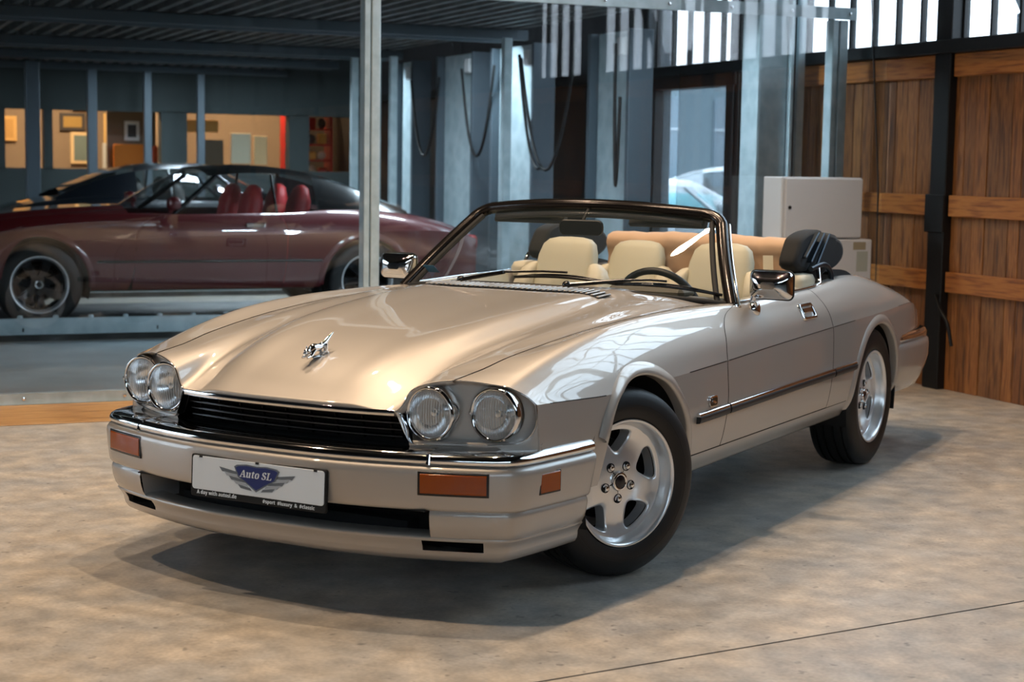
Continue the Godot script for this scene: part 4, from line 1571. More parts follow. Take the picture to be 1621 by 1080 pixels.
func make_materials() -> void:
	M.champagne = paint(Color(0.705, 0.675, 0.640), 0.52, 0.47)
	M.maroon = paint(Color(0.34, 0.022, 0.045), 0.15, 0.4)
	M.navy = paint(Color(0.05, 0.07, 0.10), 0.3, 0.3)
	M.graphite = paint(Color(0.07, 0.07, 0.08), 0.3, 0.3)
	M.turquoise = paint(Color(0.30, 0.70, 0.74), 0.1, 0.35)
	M.white_paint = paint(Color(0.86, 0.90, 0.92), 0.0, 0.35)
	M.chrome = mat(Color(0.90, 0.90, 0.90), 0.06, 1.0)
	M.bronze_chrome = mat(Color(0.17, 0.155, 0.15), 0.2, 0.7)
	M.mirror = mat(Color(0.92, 0.92, 0.92), 0.02, 1.0)
	M.reflector = mat(Color(0.93, 0.94, 0.95), 0.22, 1.0)
	M.lamp_glass = clear_pane(Color(0.93, 0.97, 1.0), 0.05)
	M.lamp_flute = clear_pane(Color(0.95, 0.98, 1.0), 0.30)
	M.black = mat(Color(0.018, 0.018, 0.02), 0.75)
	M.black_gloss = mat(Color(0.03, 0.03, 0.033), 0.22)
	M.black_leather = mat(Color(0.035, 0.035, 0.04), 0.5)
	M.rubber = mat(Color(0.028, 0.028, 0.03), 0.5)
	M.rubber_trim = mat(Color(0.09, 0.09, 0.10), 0.45)
	M.dark_line = mat(Color(0.16, 0.15, 0.14), 0.4)
	M.alloy = mat(Color(0.92, 0.92, 0.92), 0.28, 0.7)
	M.dark_alloy = mat(Color(0.10, 0.10, 0.11), 0.3, 0.7)
	M.dark_metal = mat(Color(0.06, 0.06, 0.065), 0.5, 0.4)
	M.purple_black = mat(Color(0.07, 0.05, 0.09), 0.25)
	M.grille_edge = mat(Color(0.42, 0.42, 0.43), 0.3, 0.8)
	M.cream = mat(Color(0.72, 0.70, 0.61), 0.5)
	M.cream_light = mat(Color(0.76, 0.73, 0.64), 0.5)
	M.tan = mat(Color(0.76, 0.63, 0.51), 0.75)
	M.grey_trim = mat(Color(0.30, 0.29, 0.28), 0.7)
	M.dash_top = mat(Color(0.32, 0.31, 0.27), 0.65)
	M.canvas = mat(Color(0.045, 0.045, 0.05), 0.85)
	M.frame_steel = mat(Color(0.20, 0.23, 0.26), 0.35, 0.7)
	M.sticker = mat(Color(0.20, 0.42, 0.55), 0.5)
	M.amber = mat(Color(0.60, 0.27, 0.03), 0.08)
	M.car_glass = clear_pane(Color(0.30, 0.36, 0.36), 0.06)
	M.painted_sky_pane = mat(Color(0.42, 0.50, 0.55), 0.04)  # opaque facade panes, sky reflection painted into their colour
	M.plate_white = mat(Color(0.87, 0.90, 0.92), 0.35)
	M.emblem_grey = mat(Color(0.40, 0.43, 0.46), 0.4)
	M.emblem_light = mat(Color(0.66, 0.69, 0.72), 0.4)
	M.emblem_blue = mat(Color(0.13, 0.19, 0.42), 0.35)
	for k in ["tan", "canvas", "cream"]:
		M[k].rim_enabled = true
		M[k].rim = 0.2

# ---------------------------------------------------------------- the hall
func room_materials() -> void:
	var g := tri_tex(mat(Color(0.74, 0.80, 0.82), 0.45, 0.2), noise_tex(5, 0.012, [[0.0, Color(.86, .87, .87)], [0.45, Color(.93, .94, .94)], [0.6, Color(.97, .97, .97)], [1.0, Color(1, 1, 1)]], 512, 4, FastNoiseLite.TYPE_CELLULAR), 1.2, true)
	M.galvanised = g
	M.steel_black = mat(Color(0.035, 0.032, 0.032), 0.5, 0.2)
	M.steel_grey = mat(Color(0.33, 0.37, 0.40), 0.5, 0.3)
	M.deck_steel = tri_tex(mat(Color(0.50, 0.51, 0.51), 0.5, 0.3), noise_tex(8, 0.01, [[0.0, Color(.6, .6, .6)], [1.0, Color(1, 1, 1)]], 256), 1.0, true)
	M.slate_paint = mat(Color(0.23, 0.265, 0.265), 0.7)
	M.plaster = mat(Color(0.24, 0.24, 0.25), 0.9)
	M.ceiling = mat(Color(0.16, 0.16, 0.16), 0.9)
	M.room_warm = mat(Color(0.52, 0.47, 0.42), 0.9)
	M.store_glass = clear_pane(Color(0.015, 0.02, 0.022), 0.18)
	M.window_glass = clear_pane(Color(0.86, 0.93, 0.97), 0.12)
	M.cabinet_white = mat(Color(0.80, 0.80, 0.80), 0.45)
	M.paper = mat(Color(0.66, 0.67, 0.62), 0.8)
	M.paper_tan = mat(Color(0.60, 0.55, 0.45), 0.8)
	M.cable = mat(Color(0.02, 0.02, 0.022), 0.6)
	M.red = mat(Color(0.62, 0.06, 0.07), 0.5)
	M.facade = mat(Color(0.46, 0.53, 0.56), 0.9)
	M.yard = mat(Color(0.36, 0.38, 0.38), 0.9)
	for k in 5:
		var tone: Color = [Color(.54, .345, .165), Color(.49, .305, .14), Color(.60, .385, .185), Color(.44, .275, .13), Color(.53, .35, .18)][k]
		var w := mat(tone, 0.55)
		w.albedo_texture = noise_tex(40 + k, 0.010, [[0.0, Color(.52, .47, .42)], [0.35, Color(.80, .77, .74)], [0.55, Color(1, 1, 1)], [0.72, Color(.84, .80, .76)], [1.0, Color(1, .97, .93)]], 512, 5)
		w.uv1_triplanar = true
		w.uv1_world_triplanar = true
		w.uv1_scale = Vector3(5.0, 0.42, 5.0)
		w.uv1_offset = Vector3(0.13 * k, 0.29 * k, 0.41 * k)
		M["plank%d" % k] = w
	for k in 2:
		var w := mat([Color(.68, .43, .18), Color(.64, .395, .16)][k], 0.5)
		w.albedo_texture = noise_tex(60 + k, 0.012, [[0.0, Color(.60, .52, .44)], [0.4, Color(.90, .86, .82)], [0.6, Color(1, 1, 1)], [1.0, Color(.92, .86, .80)]], 512, 5)
		w.uv1_triplanar = true
		w.uv1_world_triplanar = true
		w.uv1_scale = Vector3(0.4, 5.0, 0.4)
		M["rail%d" % k] = w
	var bw := mat(Color(.74, .57, .36), 0.45)
	bw.albedo_texture = noise_tex(71, 0.012, [[0.0, Color(.62, .55, .48)], [0.45, Color(.92, .89, .85)], [0.6, Color(1, 1, 1)], [1.0, Color(.88, .82, .76)]], 512, 5)
	bw.uv1_triplanar = true
	bw.uv1_world_triplanar = true
	bw.uv1_scale = Vector3(0.3, 4.0, 4.0)
	M.threshold = bw
	M.concrete = concrete()
	M.store_floor = tri_tex(mat(Color(0.66, 0.70, 0.71), 0.3), noise_tex(21, 0.006, [[0.0, Color(.82, .82, .82)], [1.0, Color(1, 1, 1)]], 512, 5), 0.4, true)

func concrete() -> StandardMaterial3D:
	# polished slab: mottled beige and grey, trowel smears, small dark specks
	var n := 1024
	var a := FastNoiseLite.new(); a.seed = 3; a.frequency = 0.006; a.fractal_octaves = 5
	var b := FastNoiseLite.new(); b.seed = 9; b.frequency = 0.014; b.fractal_octaves = 6
	var c := FastNoiseLite.new(); c.seed = 17; c.frequency = 0.11; c.fractal_octaves = 3
	var e := FastNoiseLite.new(); e.seed = 31; e.frequency = 0.03; e.fractal_octaves = 3
	var de := e.get_seamless_image(n, n).get_data()
	var ia := a.get_seamless_image(n, n)
	var ib := b.get_seamless_image(n, n)
	var ic := c.get_seamless_image(n, n)
	var da := ia.get_data(); var db := ib.get_data(); var dc := ic.get_data()
	var out := PackedByteArray(); out.resize(n * n * 3)
	for i in n * n:
		var u := da[i] / 255.0
		var v := db[i] / 255.0
		var w := dc[i] / 255.0
		var k := clampf((u - 0.5) * 1.3 + 0.5, 0, 1)
		var l := 0.96 + (v - 0.5) * 0.28 + (w - 0.5) * 0.14 - 0.22 * smoothstep(0.80, 0.92, de[i] / 255.0)
		out[i * 3] = int(clampf(lerpf(0.66, 0.745, k) * l, 0, 1) * 255)
		out[i * 3 + 1] = int(clampf(lerpf(0.645, 0.695, k) * l, 0, 1) * 255)
		out[i * 3 + 2] = int(clampf(lerpf(0.625, 0.63, k) * l, 0, 1) * 255)
	var m := mat(Color(1, 1, 1), 1.0)
	m.albedo_texture = ImageTexture.create_from_image(Image.create_from_data(n, n, false, Image.FORMAT_RGB8, out))
	m.roughness = 0.36
	m.uv1_triplanar = true
	m.uv1_world_triplanar = true
	m.uv1_scale = Vector3.ONE * 0.42
	m.metallic_specular = 0.45
	return m

func build_room() -> void:
	# floor
	var f := MB.new()
	f.box(Vector3(-2.6, -.10, -8.5), Vector3(19.2, .20, 37.4))
	var fl := struct("floor", f, M.concrete)
	var j := MB.new()
	j.bar(Vector3(-4.0, .0004, -3.275), Vector3(6.7, .0004, -4.715), .007, .001)
	obj("joint_filler", j, M.black, fl)
	var tb := MB.new()
	tb.box(Vector3(-1.2, .003, -9.30), Vector3(10.4, .006, .70), .002)
	tag(obj("threshold_board", tb, M.threshold), "flat ochre timber strip along the foot of the glazed store", "board")
	var sf := MB.new()
	sf.box(Vector3(-2.6, .003, -11.32), Vector3(18.6, .008, 3.14))
	struct("floor_store", sf, M.store_floor)
	# ceiling and the walls that stay out of view
	var c := MB.new()
	c.box(Vector3(-2.6, 6.6, -8.5), Vector3(19.2, .2, 37.4))
	struct("ceiling", c, M.ceiling)
	var wl := MB.new()
	wl.box(Vector3(-12.1, .2, -8.5), Vector3(.2, .4, 37.4)); wl.box(Vector3(-12.1, 5.95, -8.5), Vector3(.2, 1.1, 37.4)); wl.box(Vector3(-12.1, 2.9, .1), Vector3(.2, 5.0, 20.0)); wl.box(Vector3(-12.1, 2.9, -26.6), Vector3(.2, 5.0, 1.2))
	struct("wall_left", wl, M.plaster)
	var wf := MB.new()
	wf.box(Vector3(-2.6, 2.15, 10.1), Vector3(18.8, 4.3, .2)); wf.box(Vector3(-2.6, 6.45, 10.1), Vector3(18.8, .2, .2))
	struct("wall_front", wf, M.plaster)
	glazing("window_1", Vector3(-12.0, .4, -9.9), Vector3(0, 0, -16.1), 5.0, 18, 4, .05, .12)
	glazing("window_20", Vector3(-12.0, 4.3, 10.05), Vector3(18.6, 0, 0), 2.05, 18, 2, .05, .12)
	build_right_wall()
	build_far_wall()

func glazing(called: String, o: Vector3, along: Vector3, h: float, cols: int, rows: int, thin: float, depth: float) -> Node3D:
	# a steel sash window: panes and bars as pieces of their own
	var w := Node3D.new()
	w.name = called
	add_child(w)
	w.set_meta("kind", "structure")
	var L := along.length()
	var d := along / L
	var R := Basis(d, Vector3.UP, d.cross(Vector3.UP))
	var cw := L / cols
	var rh := h / rows
	var pm := MB.new(); pm.box(Vector3.ZERO, Vector3(cw - thin * .5, rh - thin * .5, .006))
	var pane := pm.mesh()
	for i in cols:
		for k in rows:
			var p := obj("pane", pane, M.window_glass, w)
			p.transform = Transform3D(R, o + d * cw * (i + .5) + Vector3.UP * rh * (k + .5))
	var vm := MB.new(); vm.box(Vector3.ZERO, Vector3(thin, h, depth), .004)
	var vb := vm.mesh()
	for i in cols + 1:
		var p := obj("glazing_bar", vb, M.steel_black, w)
		p.transform = Transform3D(R, o + d * cw * i + Vector3.UP * h * .5)
	var hm := MB.new(); hm.box(Vector3.ZERO, Vector3(L, thin, depth * .8), .004)
	var hb := hm.mesh()
	for k in rows + 1:
		var p := obj("transom", hb, M.steel_black, w)
		p.transform = Transform3D(R, o + along * .5 + Vector3.UP * rh * k)
	return w

func build_right_wall() -> void:
	var X0 := 6.71
	# solid wall below the glazing, with a doorway to the yard
	var b := MB.new()
	b.box(Vector3(6.86, 1.08, -.25), Vector3(.2, 2.16, 20.6))       # timber-clad part, z -10.55 .. 10.05
	b.box(Vector3(6.86, 1.08, -10.98), Vector3(.2, 2.16, .86))
	b.box(Vector3(6.86, 1.08, -20.2), Vector3(.2, 2.16, 14.0))
	b.box(Vector3(6.86, 5.8, -8.5), Vector3(.2, 1.5, 37.0))
	var w := struct("wall_right", b, M.steel_black)
	# vertical planks
	var rng := RandomNumberGenerator.new(); rng.seed = 11
	var z := -10.56
	var k := 0
	while z < -2.0:
		var wd := rng.randf_range(.095, .135)
		var m := MB.new()
		var off := rng.randf_range(0, .006)
		m.box(Vector3(X0 + .012 - off, 1.06, z + wd * .5), Vector3(.028, 2.12, wd - .004), .003)
		obj("plank", m, M["plank%d" % rng.randi_range(0, 4)], w)
		z += wd
		k += 1
	var rest := MB.new()
	while z < 10.0:
		var wd := rng.randf_range(.095, .135)
		rest.box(Vector3(X0 + .012, 1.06, z + wd * .5), Vector3(.028, 2.12, wd - .004), .003)
		z += wd
	obj("plank_field", rest, M.plank1, w).set_meta("kind", "stuff")
	# horizontal rails between posts
	var posts := [-12.96, -11.42, -10.62, -8.84, -7.06, -5.28, -3.5, -1.72, .06, 1.84, 3.62, 5.4, 7.18, 8.96]
	for i in range(2, posts.size() - 1):
		var a: float = posts[i] + .09
		var e: float = posts[i + 1] - .09
		for y in [[1.978, 2.12], [1.104, 1.236], [.625, .753]]:
			var m := MB.new()
			m.box(Vector3(X0 - .024, (y[0] + y[1]) * .5, (a + e) * .5), Vector3(.040, y[1] - y[0], e - a - .004), .004)
			obj("rail", m, M["rail%d" % ((i + int(y[0] * 10)) % 2)], w)
	for pz in posts:
		var m := MB.new()
		m.box(Vector3(X0 - .02, 3.2, pz), Vector3(.09, 6.4, .16), .006)
		if pz > -10:
			m.box(Vector3(X0 - .025, 1.12, pz - .015), Vector3(.10, .24, .19), .004)
		obj("steel_post", m, M.steel_black, w)
	var sill := MB.new()
	sill.box(Vector3(X0 - .02, 2.165, -8.5), Vector3(.16, .085, 37.0), .006)
	obj("window_sill", sill, M.steel_black, w)
	# bar hook on the post
	var hk := MB.new()
	hk.tube(spline([Vector3(X0 - .075, .60, -8.80), Vector3(X0 - .11, .52, -8.70), Vector3(X0 - .11, .44, -8.62), Vector3(X0 - .11, .30, -8.57)], 5), .012, 8)
	tag(obj("lever_handle", hk, M.dark_metal), "bent dark metal lever fixed to the black post on the timber wall", "handle")
	# sash glazing above, bay by bay
	for i in 6:
		var a: float = posts[i] + .085
		var e: float = posts[i + 1] - .085
		glazing("window_%d" % (i + 2), Vector3(X0 + .04, 2.205, a), Vector3(0, 0, e - a), 2.85, maxi(2, roundi((e - a) / .29)), 3, .022, .05)
	var up := MB.new()
	up.box(Vector3(6.86, 3.63, -20.1), Vector3(.2, 2.95, 14.1)); up.box(Vector3(6.86, 3.63, 3.3), Vector3(.2, 2.95, 13.6))
	struct("wall_upper", up, M.plaster)
	# steel braces of the roof frame, outside the glass
	for pz in [-8.84, -5.28]:
		for sg: float in [-1.0, 1.0]:
			var m := MB.new()
			m.bar(Vector3(7.45, 2.18, pz), Vector3(7.45, 3.6, pz + sg * .95), .09, .07)
			m.box(Vector3(7.45, 2.22, pz + sg * .08), Vector3(.08, .42, .34))
			tag(obj("roof_brace", m, M.steel_grey), "diagonal grey steel brace outside the sash windows above the timber wall", "brace", "braces outside the windows")
	# doorway
	var d := Node3D.new()
	d.name = "door_1"
	add_child(d)
	d.set_meta("kind", "structure")
	var fr := MB.new()
	fr.box(Vector3(X0, 2.09, -12.2), Vector3(.16, .14, 1.66), .005)
	fr.box(Vector3(X0, 1.06, -11.46), Vector3(.16, 2.12, .12), .005)
	fr.box(Vector3(X0, 1.06, -12.78), Vector3(.16, 2.12, .16), .005)
	fr.box(Vector3(X0, 1.06, -13.05), Vector3(.16, 2.12, .10), .005)
	obj("door_frame", fr, M.steel_black, d)
	for q in [[-12.11, 1.18], [-12.93, .18]]:
		var g := MB.new()
		g.box(Vector3(X0, 1.03, q[0]), Vector3(.008, 2.02, q[1]))
		obj("pane", g, M.window_glass, d)
	# yard beyond: paving, facade and parked cars
	var y := MB.new()
	y.box(Vector3(27.0, -.11, -10), Vector3(40.0, .2, 60))
	tag(obj("yard_paving", y, M.yard), "pale paving of the yard seen through the glazed door", "paving")
	var fc := thing("facade", "pale grey facade with tall windows across the yard", "building", Vector3(24, 0, -34), 0)
	var fm := MB.new(); fm.box(Vector3(0, 1.8, 0), Vector3(30, 3.6, .4))
	obj("wall", fm, M.facade, fc)
	for i in 12:
		for r in 1:
			var wm := MB.new()
			wm.box(Vector3(-13 + i * 2.2, 1.9 + r * 3.0, .22), Vector3(1.3, 2.0, .06), .01)
			var wo := obj("window", wm, M.painted_sky_pane, fc)
			var bm := MB.new()
			bm.bar(Vector3(-13 + i * 2.2, .9 + r * 3.0, .26), Vector3(-13 + i * 2.2, 2.9 + r * 3.0, .26), .05, .03)
			bm.bar(Vector3(-13.65 + i * 2.2, 2.2 + r * 3.0, .26), Vector3(-12.35 + i * 2.2, 2.2 + r * 3.0, .26), .05, .03)
			obj("glazing_bar", bm, M.white_paint, wo)

func build_far_wall() -> void:
	var Z := -21.0
	var w := MB.new()
	w.box(Vector3(-2.6, .62, Z), Vector3(18.7, 1.24, .2))
	w.box(Vector3(-2.6, 4.17, Z), Vector3(18.7, 4.46, .2))
	for s in [[-12.0, 2.25], [2.70, 2.80], [4.10, 4.42], [5.72, 5.98], [6.64, 6.72]]:
		w.box(Vector3((s[0] + s[1]) * .5, 1.59, Z), Vector3(s[1] - s[0], .72, .2))
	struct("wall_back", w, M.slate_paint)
	# lit rooms behind the openings
	var r := MB.new()
	r.box(Vector3(4.3, 1.5, -24.2), Vector3(5.0, 3.2, .1)); r.box(Vector3(4.3, 3.1, -22.7), Vector3(5.0, .1, 2.9)); r.box(Vector3(4.3, .03, -22.7), Vector3(5.0, .1, 2.9))
	r.box(Vector3(1.85, 1.5, -22.7), Vector3(.1, 3.2, 2.9)); r.box(Vector3(4.32, 1.5, -22.8), Vector3(.08, 3.2, 2.7))
	struct("wall_office", r, M.room_warm)
	for x in [3.1, 5.6]:
		var lamp := thing("ceiling_lamp", "warm ceiling lamp in the office behind the dark wall", "lamp", Vector3(x, 3.02, -22.6), 0, "office ceiling lamps")
		var bm := MB.new(); bm.box(Vector3(0, -.02, 0), Vector3(.9, .05, .3), .01)
		obj("diffuser", bm, glow(Color(1, .86, .66), 2.0), lamp)
		var al := AreaLight3D.new()
		al.name = "light"
		al.area_size = Vector2(.9, .3)
		al.light_color = Color(1, .84, .64)
		al.light_energy = 16.0
		al.shadow_enabled = true
		al.area_range = 12.0
		al.rotation.x = -PI / 2
		al.position.y = -.06
		lamp.add_child(al)
	# framed pictures and boards inside: [x, y, w, h, frame, print, label]
	var pics := [[2.62, 1.75, .26, .34, Color(.80, .66, .42), Color(.72, .58, .36), "small amber picture at the end of the office wall"], [3.62, 1.50, .30, .44, Color(.82, .74, .60), Color(.40, .48, .50), "cream framed picture with a grey print low on the office wall"], [3.50, 1.86, .34, .24, Color(.22, .22, .25), Color(.62, .52, .30), "dark framed wide picture high on the office wall"], [4.04, 1.78, .22, .42, Color(.86, .74, .50), Color(.84, .72, .48), "plain cream hanging on the office wall"], [4.03, 1.40, .24, .36, Color(.74, .78, .82), Color(.42, .54, .62), "pale framed picture with a blue print"], [3.60, 2.12, .2, .2, Color(.9, .9, .88), Color(.3, .3, .33), "small white framed photo near the office ceiling"]]
	for p in pics:
		var t := thing("framed_picture", p[6], "picture", Vector3(p[0], p[1], -24.12), 0, "pictures on the office wall")
		var fm := MB.new(); fm.box(Vector3.ZERO, Vector3(p[2], p[3], .04), .006)
		obj("frame", fm, mat(p[4], .6), t)
		var im := MB.new(); im.box(Vector3(0, 0, .022), Vector3(p[2] - .09, p[3] - .09, .006))
		obj("print", im, mat(p[5], .7), t)
	var wp := thing("framed_picture", "white framed dark photo above the orange board", "picture", Vector3(3.92, 1.72, -21.9), 0, "pictures on the office wall")
	var f1 := MB.new(); f1.box(Vector3.ZERO, Vector3(.19, .25, .03), .004)
	obj("frame", f1, M.plate_white, wp)
	var f2 := MB.new(); f2.box(Vector3(0, 0, .018), Vector3(.11, .16, .004))
	obj("print", f2, mat(Color(.22, .24, .27), .6), wp)
	var pt := MB.new(); pt.box(Vector3(3.92, 1.2, -21.95), Vector3(.62, 2.4, .06))
	tag(obj("partition_panel", pt, M.room_warm), "grey partition carrying the white framed photo in the office", "partition")
	for q in [[3.86, 1.40, .40, .30, Color(.88, .50, .12), "orange board leaning on the grey office partition"], [4.15, 1.38, .14, .30, Color(.88, .40, .26), "salmon red board beside the orange board"], [4.72, 1.80, .56, .16, Color(.88, .70, .42), "wide amber light panel in the office opening"], [5.30, 1.52, .26, .40, Color(.86, .84, .74), "pale yellow panel in the office opening"], [5.56, 1.50, .18, .38, Color(.92, .80, .60), "cream panel beside the pale yellow one"], [4.92, 1.45, .3, .36, Color(.34, .29, .22), "dark brown board under the amber panel"], [4.38, 1.5, .08, .6, Color(.75, .66, .50), "tall beige strip at the office partition"]]:
		var pm := MB.new(); pm.box(Vector3(q[0], q[1], -21.75), Vector3(q[2], q[3], .05), .008)
		tag(obj("display_board", pm, mat(q[4], .7)), q[5], "board")
	# red rack with goods
	var rk := thing("shelf_rack", "red shelf rack with small goods seen in the far opening", "shelf", Vector3(6.34, 0, -22.3))
	for i in 7:
		var sm := MB.new(); sm.box(Vector3(0, .75 + i * .21, 0), Vector3(.62, .02, .3))
		obj("shelf", sm, M.red, rk)
	for i in 2:
		var sm := MB.new(); sm.box(Vector3(-.31 + i * .62, 1.15, 0), Vector3(.03, 2.2, .3))
		obj("upright", sm, M.red, rk)
	var rng := RandomNumberGenerator.new(); rng.seed = 4
	for i in [2, 3, 4, 5]:
		for c in 4:
			var s := MB.new()
			var h := rng.randf_range(.09, .15)
			if (i + c) % 2: s.box(Vector3(0, h * .5, 0), Vector3(.10, h, .14), .015)
			else: s.ball(Vector3(0, h * .5, 0), Vector3(.06, h * .5, .06), 8, 12)
			var kind: int = (i * 3 + c) % 4
			var o := obj("stored_item", s, mat([Color(.75, .70, .62), Color(.60, .12, .10), Color(.30, .32, .34), Color(.82, .64, .30)][kind], .5))
			tag(o, "small %s %s on the red shelf rack" % [["cream", "red", "grey", "amber"][kind], "box" if (i + c) % 2 else "round pot"], "goods", "goods on the red rack")
			o.position = Vector3(6.12 + c * .145, .7605 + i * .21, -22.3)
	var sg2 := MB.new(); sg2.box(Vector3(6.06, 1.50, -21.5), Vector3(.15, .42, .05), .01)
	tag(obj("red_board", sg2, M.red), "upright red board beside the shelf rack", "board")

# ---------------------------------------------------------------- glazed car store
const FILL_ENERGY := 3.4  # energy of each fill light added inside the store

func build_store() -> void:
	var Z := -9.70
	var rail := MB.new()
	rail.box(Vector3(.3, .034, Z), Vector3(12.6, .066, .05), .004)
	var ro := tag(obj("floor_rail", rail, M.galvanised), "low galvanised rail on the floor under the store glazing", "rail")
	for i in 22:
		var bm := MB.new(); bm.X = Transform3D(Basis(Vector3.RIGHT, PI / 2), Vector3(-5.6 + i * .56, .036, Z + .026))
		bm.lathe([Vector2(.0, .008), Vector2(.010, .006), Vector2(.012, 0)], 10)
		obj("bolt", bm, M.chrome, ro)
	for p in [[-3.15, .10], [.0, .10], [3.15, .104], [6.425, .125]]:
		var m := MB.new()
		var w: float = p[1]
		m.box(Vector3(p[0] - w * .30, 1.222, Z), Vector3(w * .36, 2.312, .09), .004)
		m.box(Vector3(p[0] + w * .22, 1.222, Z + .012), Vector3(w * .52, 2.312, .07), .004)
		tag(obj("galvanised_post", m, M.galvanised), "galvanised corner post of the store beside the timber wall" if p[0] > 6 else "slender galvanised post in the store front, before the maroon coupe" if p[0] > 3 else "slender galvanised post of the store front beside the far columns", "post", "store front posts")
	var tbm := MB.new()
	tbm.box(Vector3(.3, 2.421, Z + .052), Vector3(12.48, .078, .012)); tbm.box(Vector3(.3, 2.456, Z - .04), Vector3(12.48, .010, .08))
	var tb := tag(obj("head_angle", tbm, M.galvanised), "bolted galvanised steel angle across the top of the store front", "beam")
	for i in 28:
		var bm := MB.new(); bm.X = Transform3D(Basis(Vector3.RIGHT, PI / 2), Vector3(-5.8 + i * .455, 2.420, Z + .058))
		bm.lathe([Vector2(.0, .012), Vector2(.011, .010), Vector2(.013, 0)], 10)
		obj("bolt", bm, M.chrome, tb)
	var sf := thing("store_front", "tinted glass front of the car store in tall panes", "glazing")
	for p in [[-6.0, -3.2], [-3.1, -.05], [.05, 3.10], [3.20, 5.6]]:
		var g := MB.new()
		g.box(Vector3((p[0] + p[1]) * .5, 1.222, Z + .045), Vector3(p[1] - p[0], 2.31, .010))
		obj("pane", g, M.store_glass, sf)
	var g2 := MB.new()
	g2.box(Vector3(5.90, 1.66, -9.46), Vector3(1.58, 3.3, .010))
	tag(obj("glass_screen", g2, M.store_glass), "tinted glass screen meeting the timber wall behind the white cabinets", "glass")
	# big column and inner columns with flanges
	column(Vector3(6.30, 0, -10.30), .30, "broad galvanised column behind the white cabinets")
	for q in [[5.80, -11.66, .62], [5.80, -13.56, .86], [5.80, -14.95, .86], [5.80, -16.4, .45]]:
		var c := thing("lift_column", "galvanised lift column with dark flanges inside the car store", "column", Vector3(q[0], 0, q[1]), 0, "lift columns in the store")
		var a := MB.new(); a.box(Vector3(0, 1.2, 0), Vector3(.10, 2.4, q[2]), .006)
		obj("web", a, M.galvanised, c)
		for sg: float in [-1.0, 1.0]:
			var b := MB.new(); b.box(Vector3(-.02, 1.2, sg * (q[2] * .5 + .03)), Vector3(.20, 2.4, .05), .004)
			obj("flange", b, M.steel_grey, c)
		var bx := MB.new(); bx.box(Vector3(-.08, 2.28, q[2] * .5 - .12), Vector3(.08, .13, .12), .008)
		obj("motor_box", bx, M.cabinet_white, c)
	# slim posts standing free in front of the columns
	for q in [[5.30, -15.6], [5.05, -16.05], [5.25, -15.95], [5.30, -12.75]]:
		var m := MB.new(); m.box(Vector3(q[0], 1.2, q[1]), Vector3(.07, 2.4, .07), .005)
		tag(obj("slim_post", m, M.galvanised), "slim free-standing galvanised post inside the car store", "post", "slim posts in the store")
	for q in [[Vector3(2.32, 0, -18.9), .145], [Vector3(3.14, 0, -20.1), .11], [Vector3(3.82, 0, -20.3), .09], [Vector3(4.50, 0, -20.5), .09]]:
		var m := MB.new(); m.box(q[0] + Vector3(0, 1.2, 0), Vector3(q[1], 2.4, q[1]), .006)
		tag(obj("steel_column", m, M.steel_grey), "grey-blue square column at the far side of the car store", "column", "far columns of the store")
	# looping cables
	for q in [[Vector3(5.66, 2.28, -13.3), Vector3(5.66, 2.3, -12.2), .95], [Vector3(5.66, 2.25, -14.7), Vector3(5.66, 2.25, -13.9), .80], [Vector3(5.66, 2.2, -16.1), Vector3(5.66, 2.2, -15.3), .75], [Vector3(5.60, 2.3, -13.2), Vector3(5.60, 1.35, -12.75), .25], [Vector3(5.66, 2.3, -11.5), Vector3(5.66, 1.9, -11.4), .85]]:
		var pts := PackedVector3Array()
		for k in 17:
			var u := k / 16.0
			pts.append(q[0].lerp(q[1], u) - Vector3(0, q[2] * 4.0 * u * (1.0 - u), 0))
		var m := MB.new(); m.tube(pts, .014, 8)
		tag(obj("hanging_cable", m, M.cable), "black cable hanging in a loop between the lift columns", "cable", "looping cables in the store")
	var wc := MB.new()
	wc.tube(pv3([Vector3(6.58, 2.6, -9.55), Vector3(6.62, 1.9, -9.52), Vector3(6.66, 1.3, -9.50), Vector3(6.67, .4, -9.49)]), .006, 6)
	tag(obj("wall_cable", wc, M.cable), "thin black cable running down beside the store corner post", "cable")
	# soffit of the upper pallets: beams and ribbed sheet
	for q in [[-9.95, -13.2, "just behind the store glass"], [-13.5, -16.4, "over the maroon coupe"], [-16.7, -18.6, "over the dark coupe"], [-18.8, -20.8, "before the dark office wall"]]:
		var dk := MB.new()
		var x := .4
		while x < 5.62:
			var a := Vector3(x, 2.575, q[0]); var b := Vector3(x + .025, 2.505, q[0]); var c := Vector3(x + .075, 2.505, q[0]); var d := Vector3(x + .10, 2.575, q[0])
			var L := Vector3(0, 0, q[1] - q[0])
			dk.quad(a, b, b + L, a + L); dk.quad(b, c, c + L, b + L); dk.quad(c, d, d + L, c + L); dk.quad(d, d + Vector3(.05, 0, 0), d + Vector3(.05, 0, 0) + L, d + L)
			x += .15
		var pl := thing("upper_pallet", "ribbed steel pallet overhead, " + q[2], "pallet", Vector3.ZERO, 0, "upper pallets of the store")
		obj("ribbed_sheet", dk, M.deck_steel, pl)
		for zz in [q[0] - .04, q[1] + .04]:
			var bm := MB.new(); bm.box(Vector3(3.0, 2.46, zz), Vector3(5.3, .085, .07), .006)
			obj("cross_beam", bm, M.steel_grey, pl)
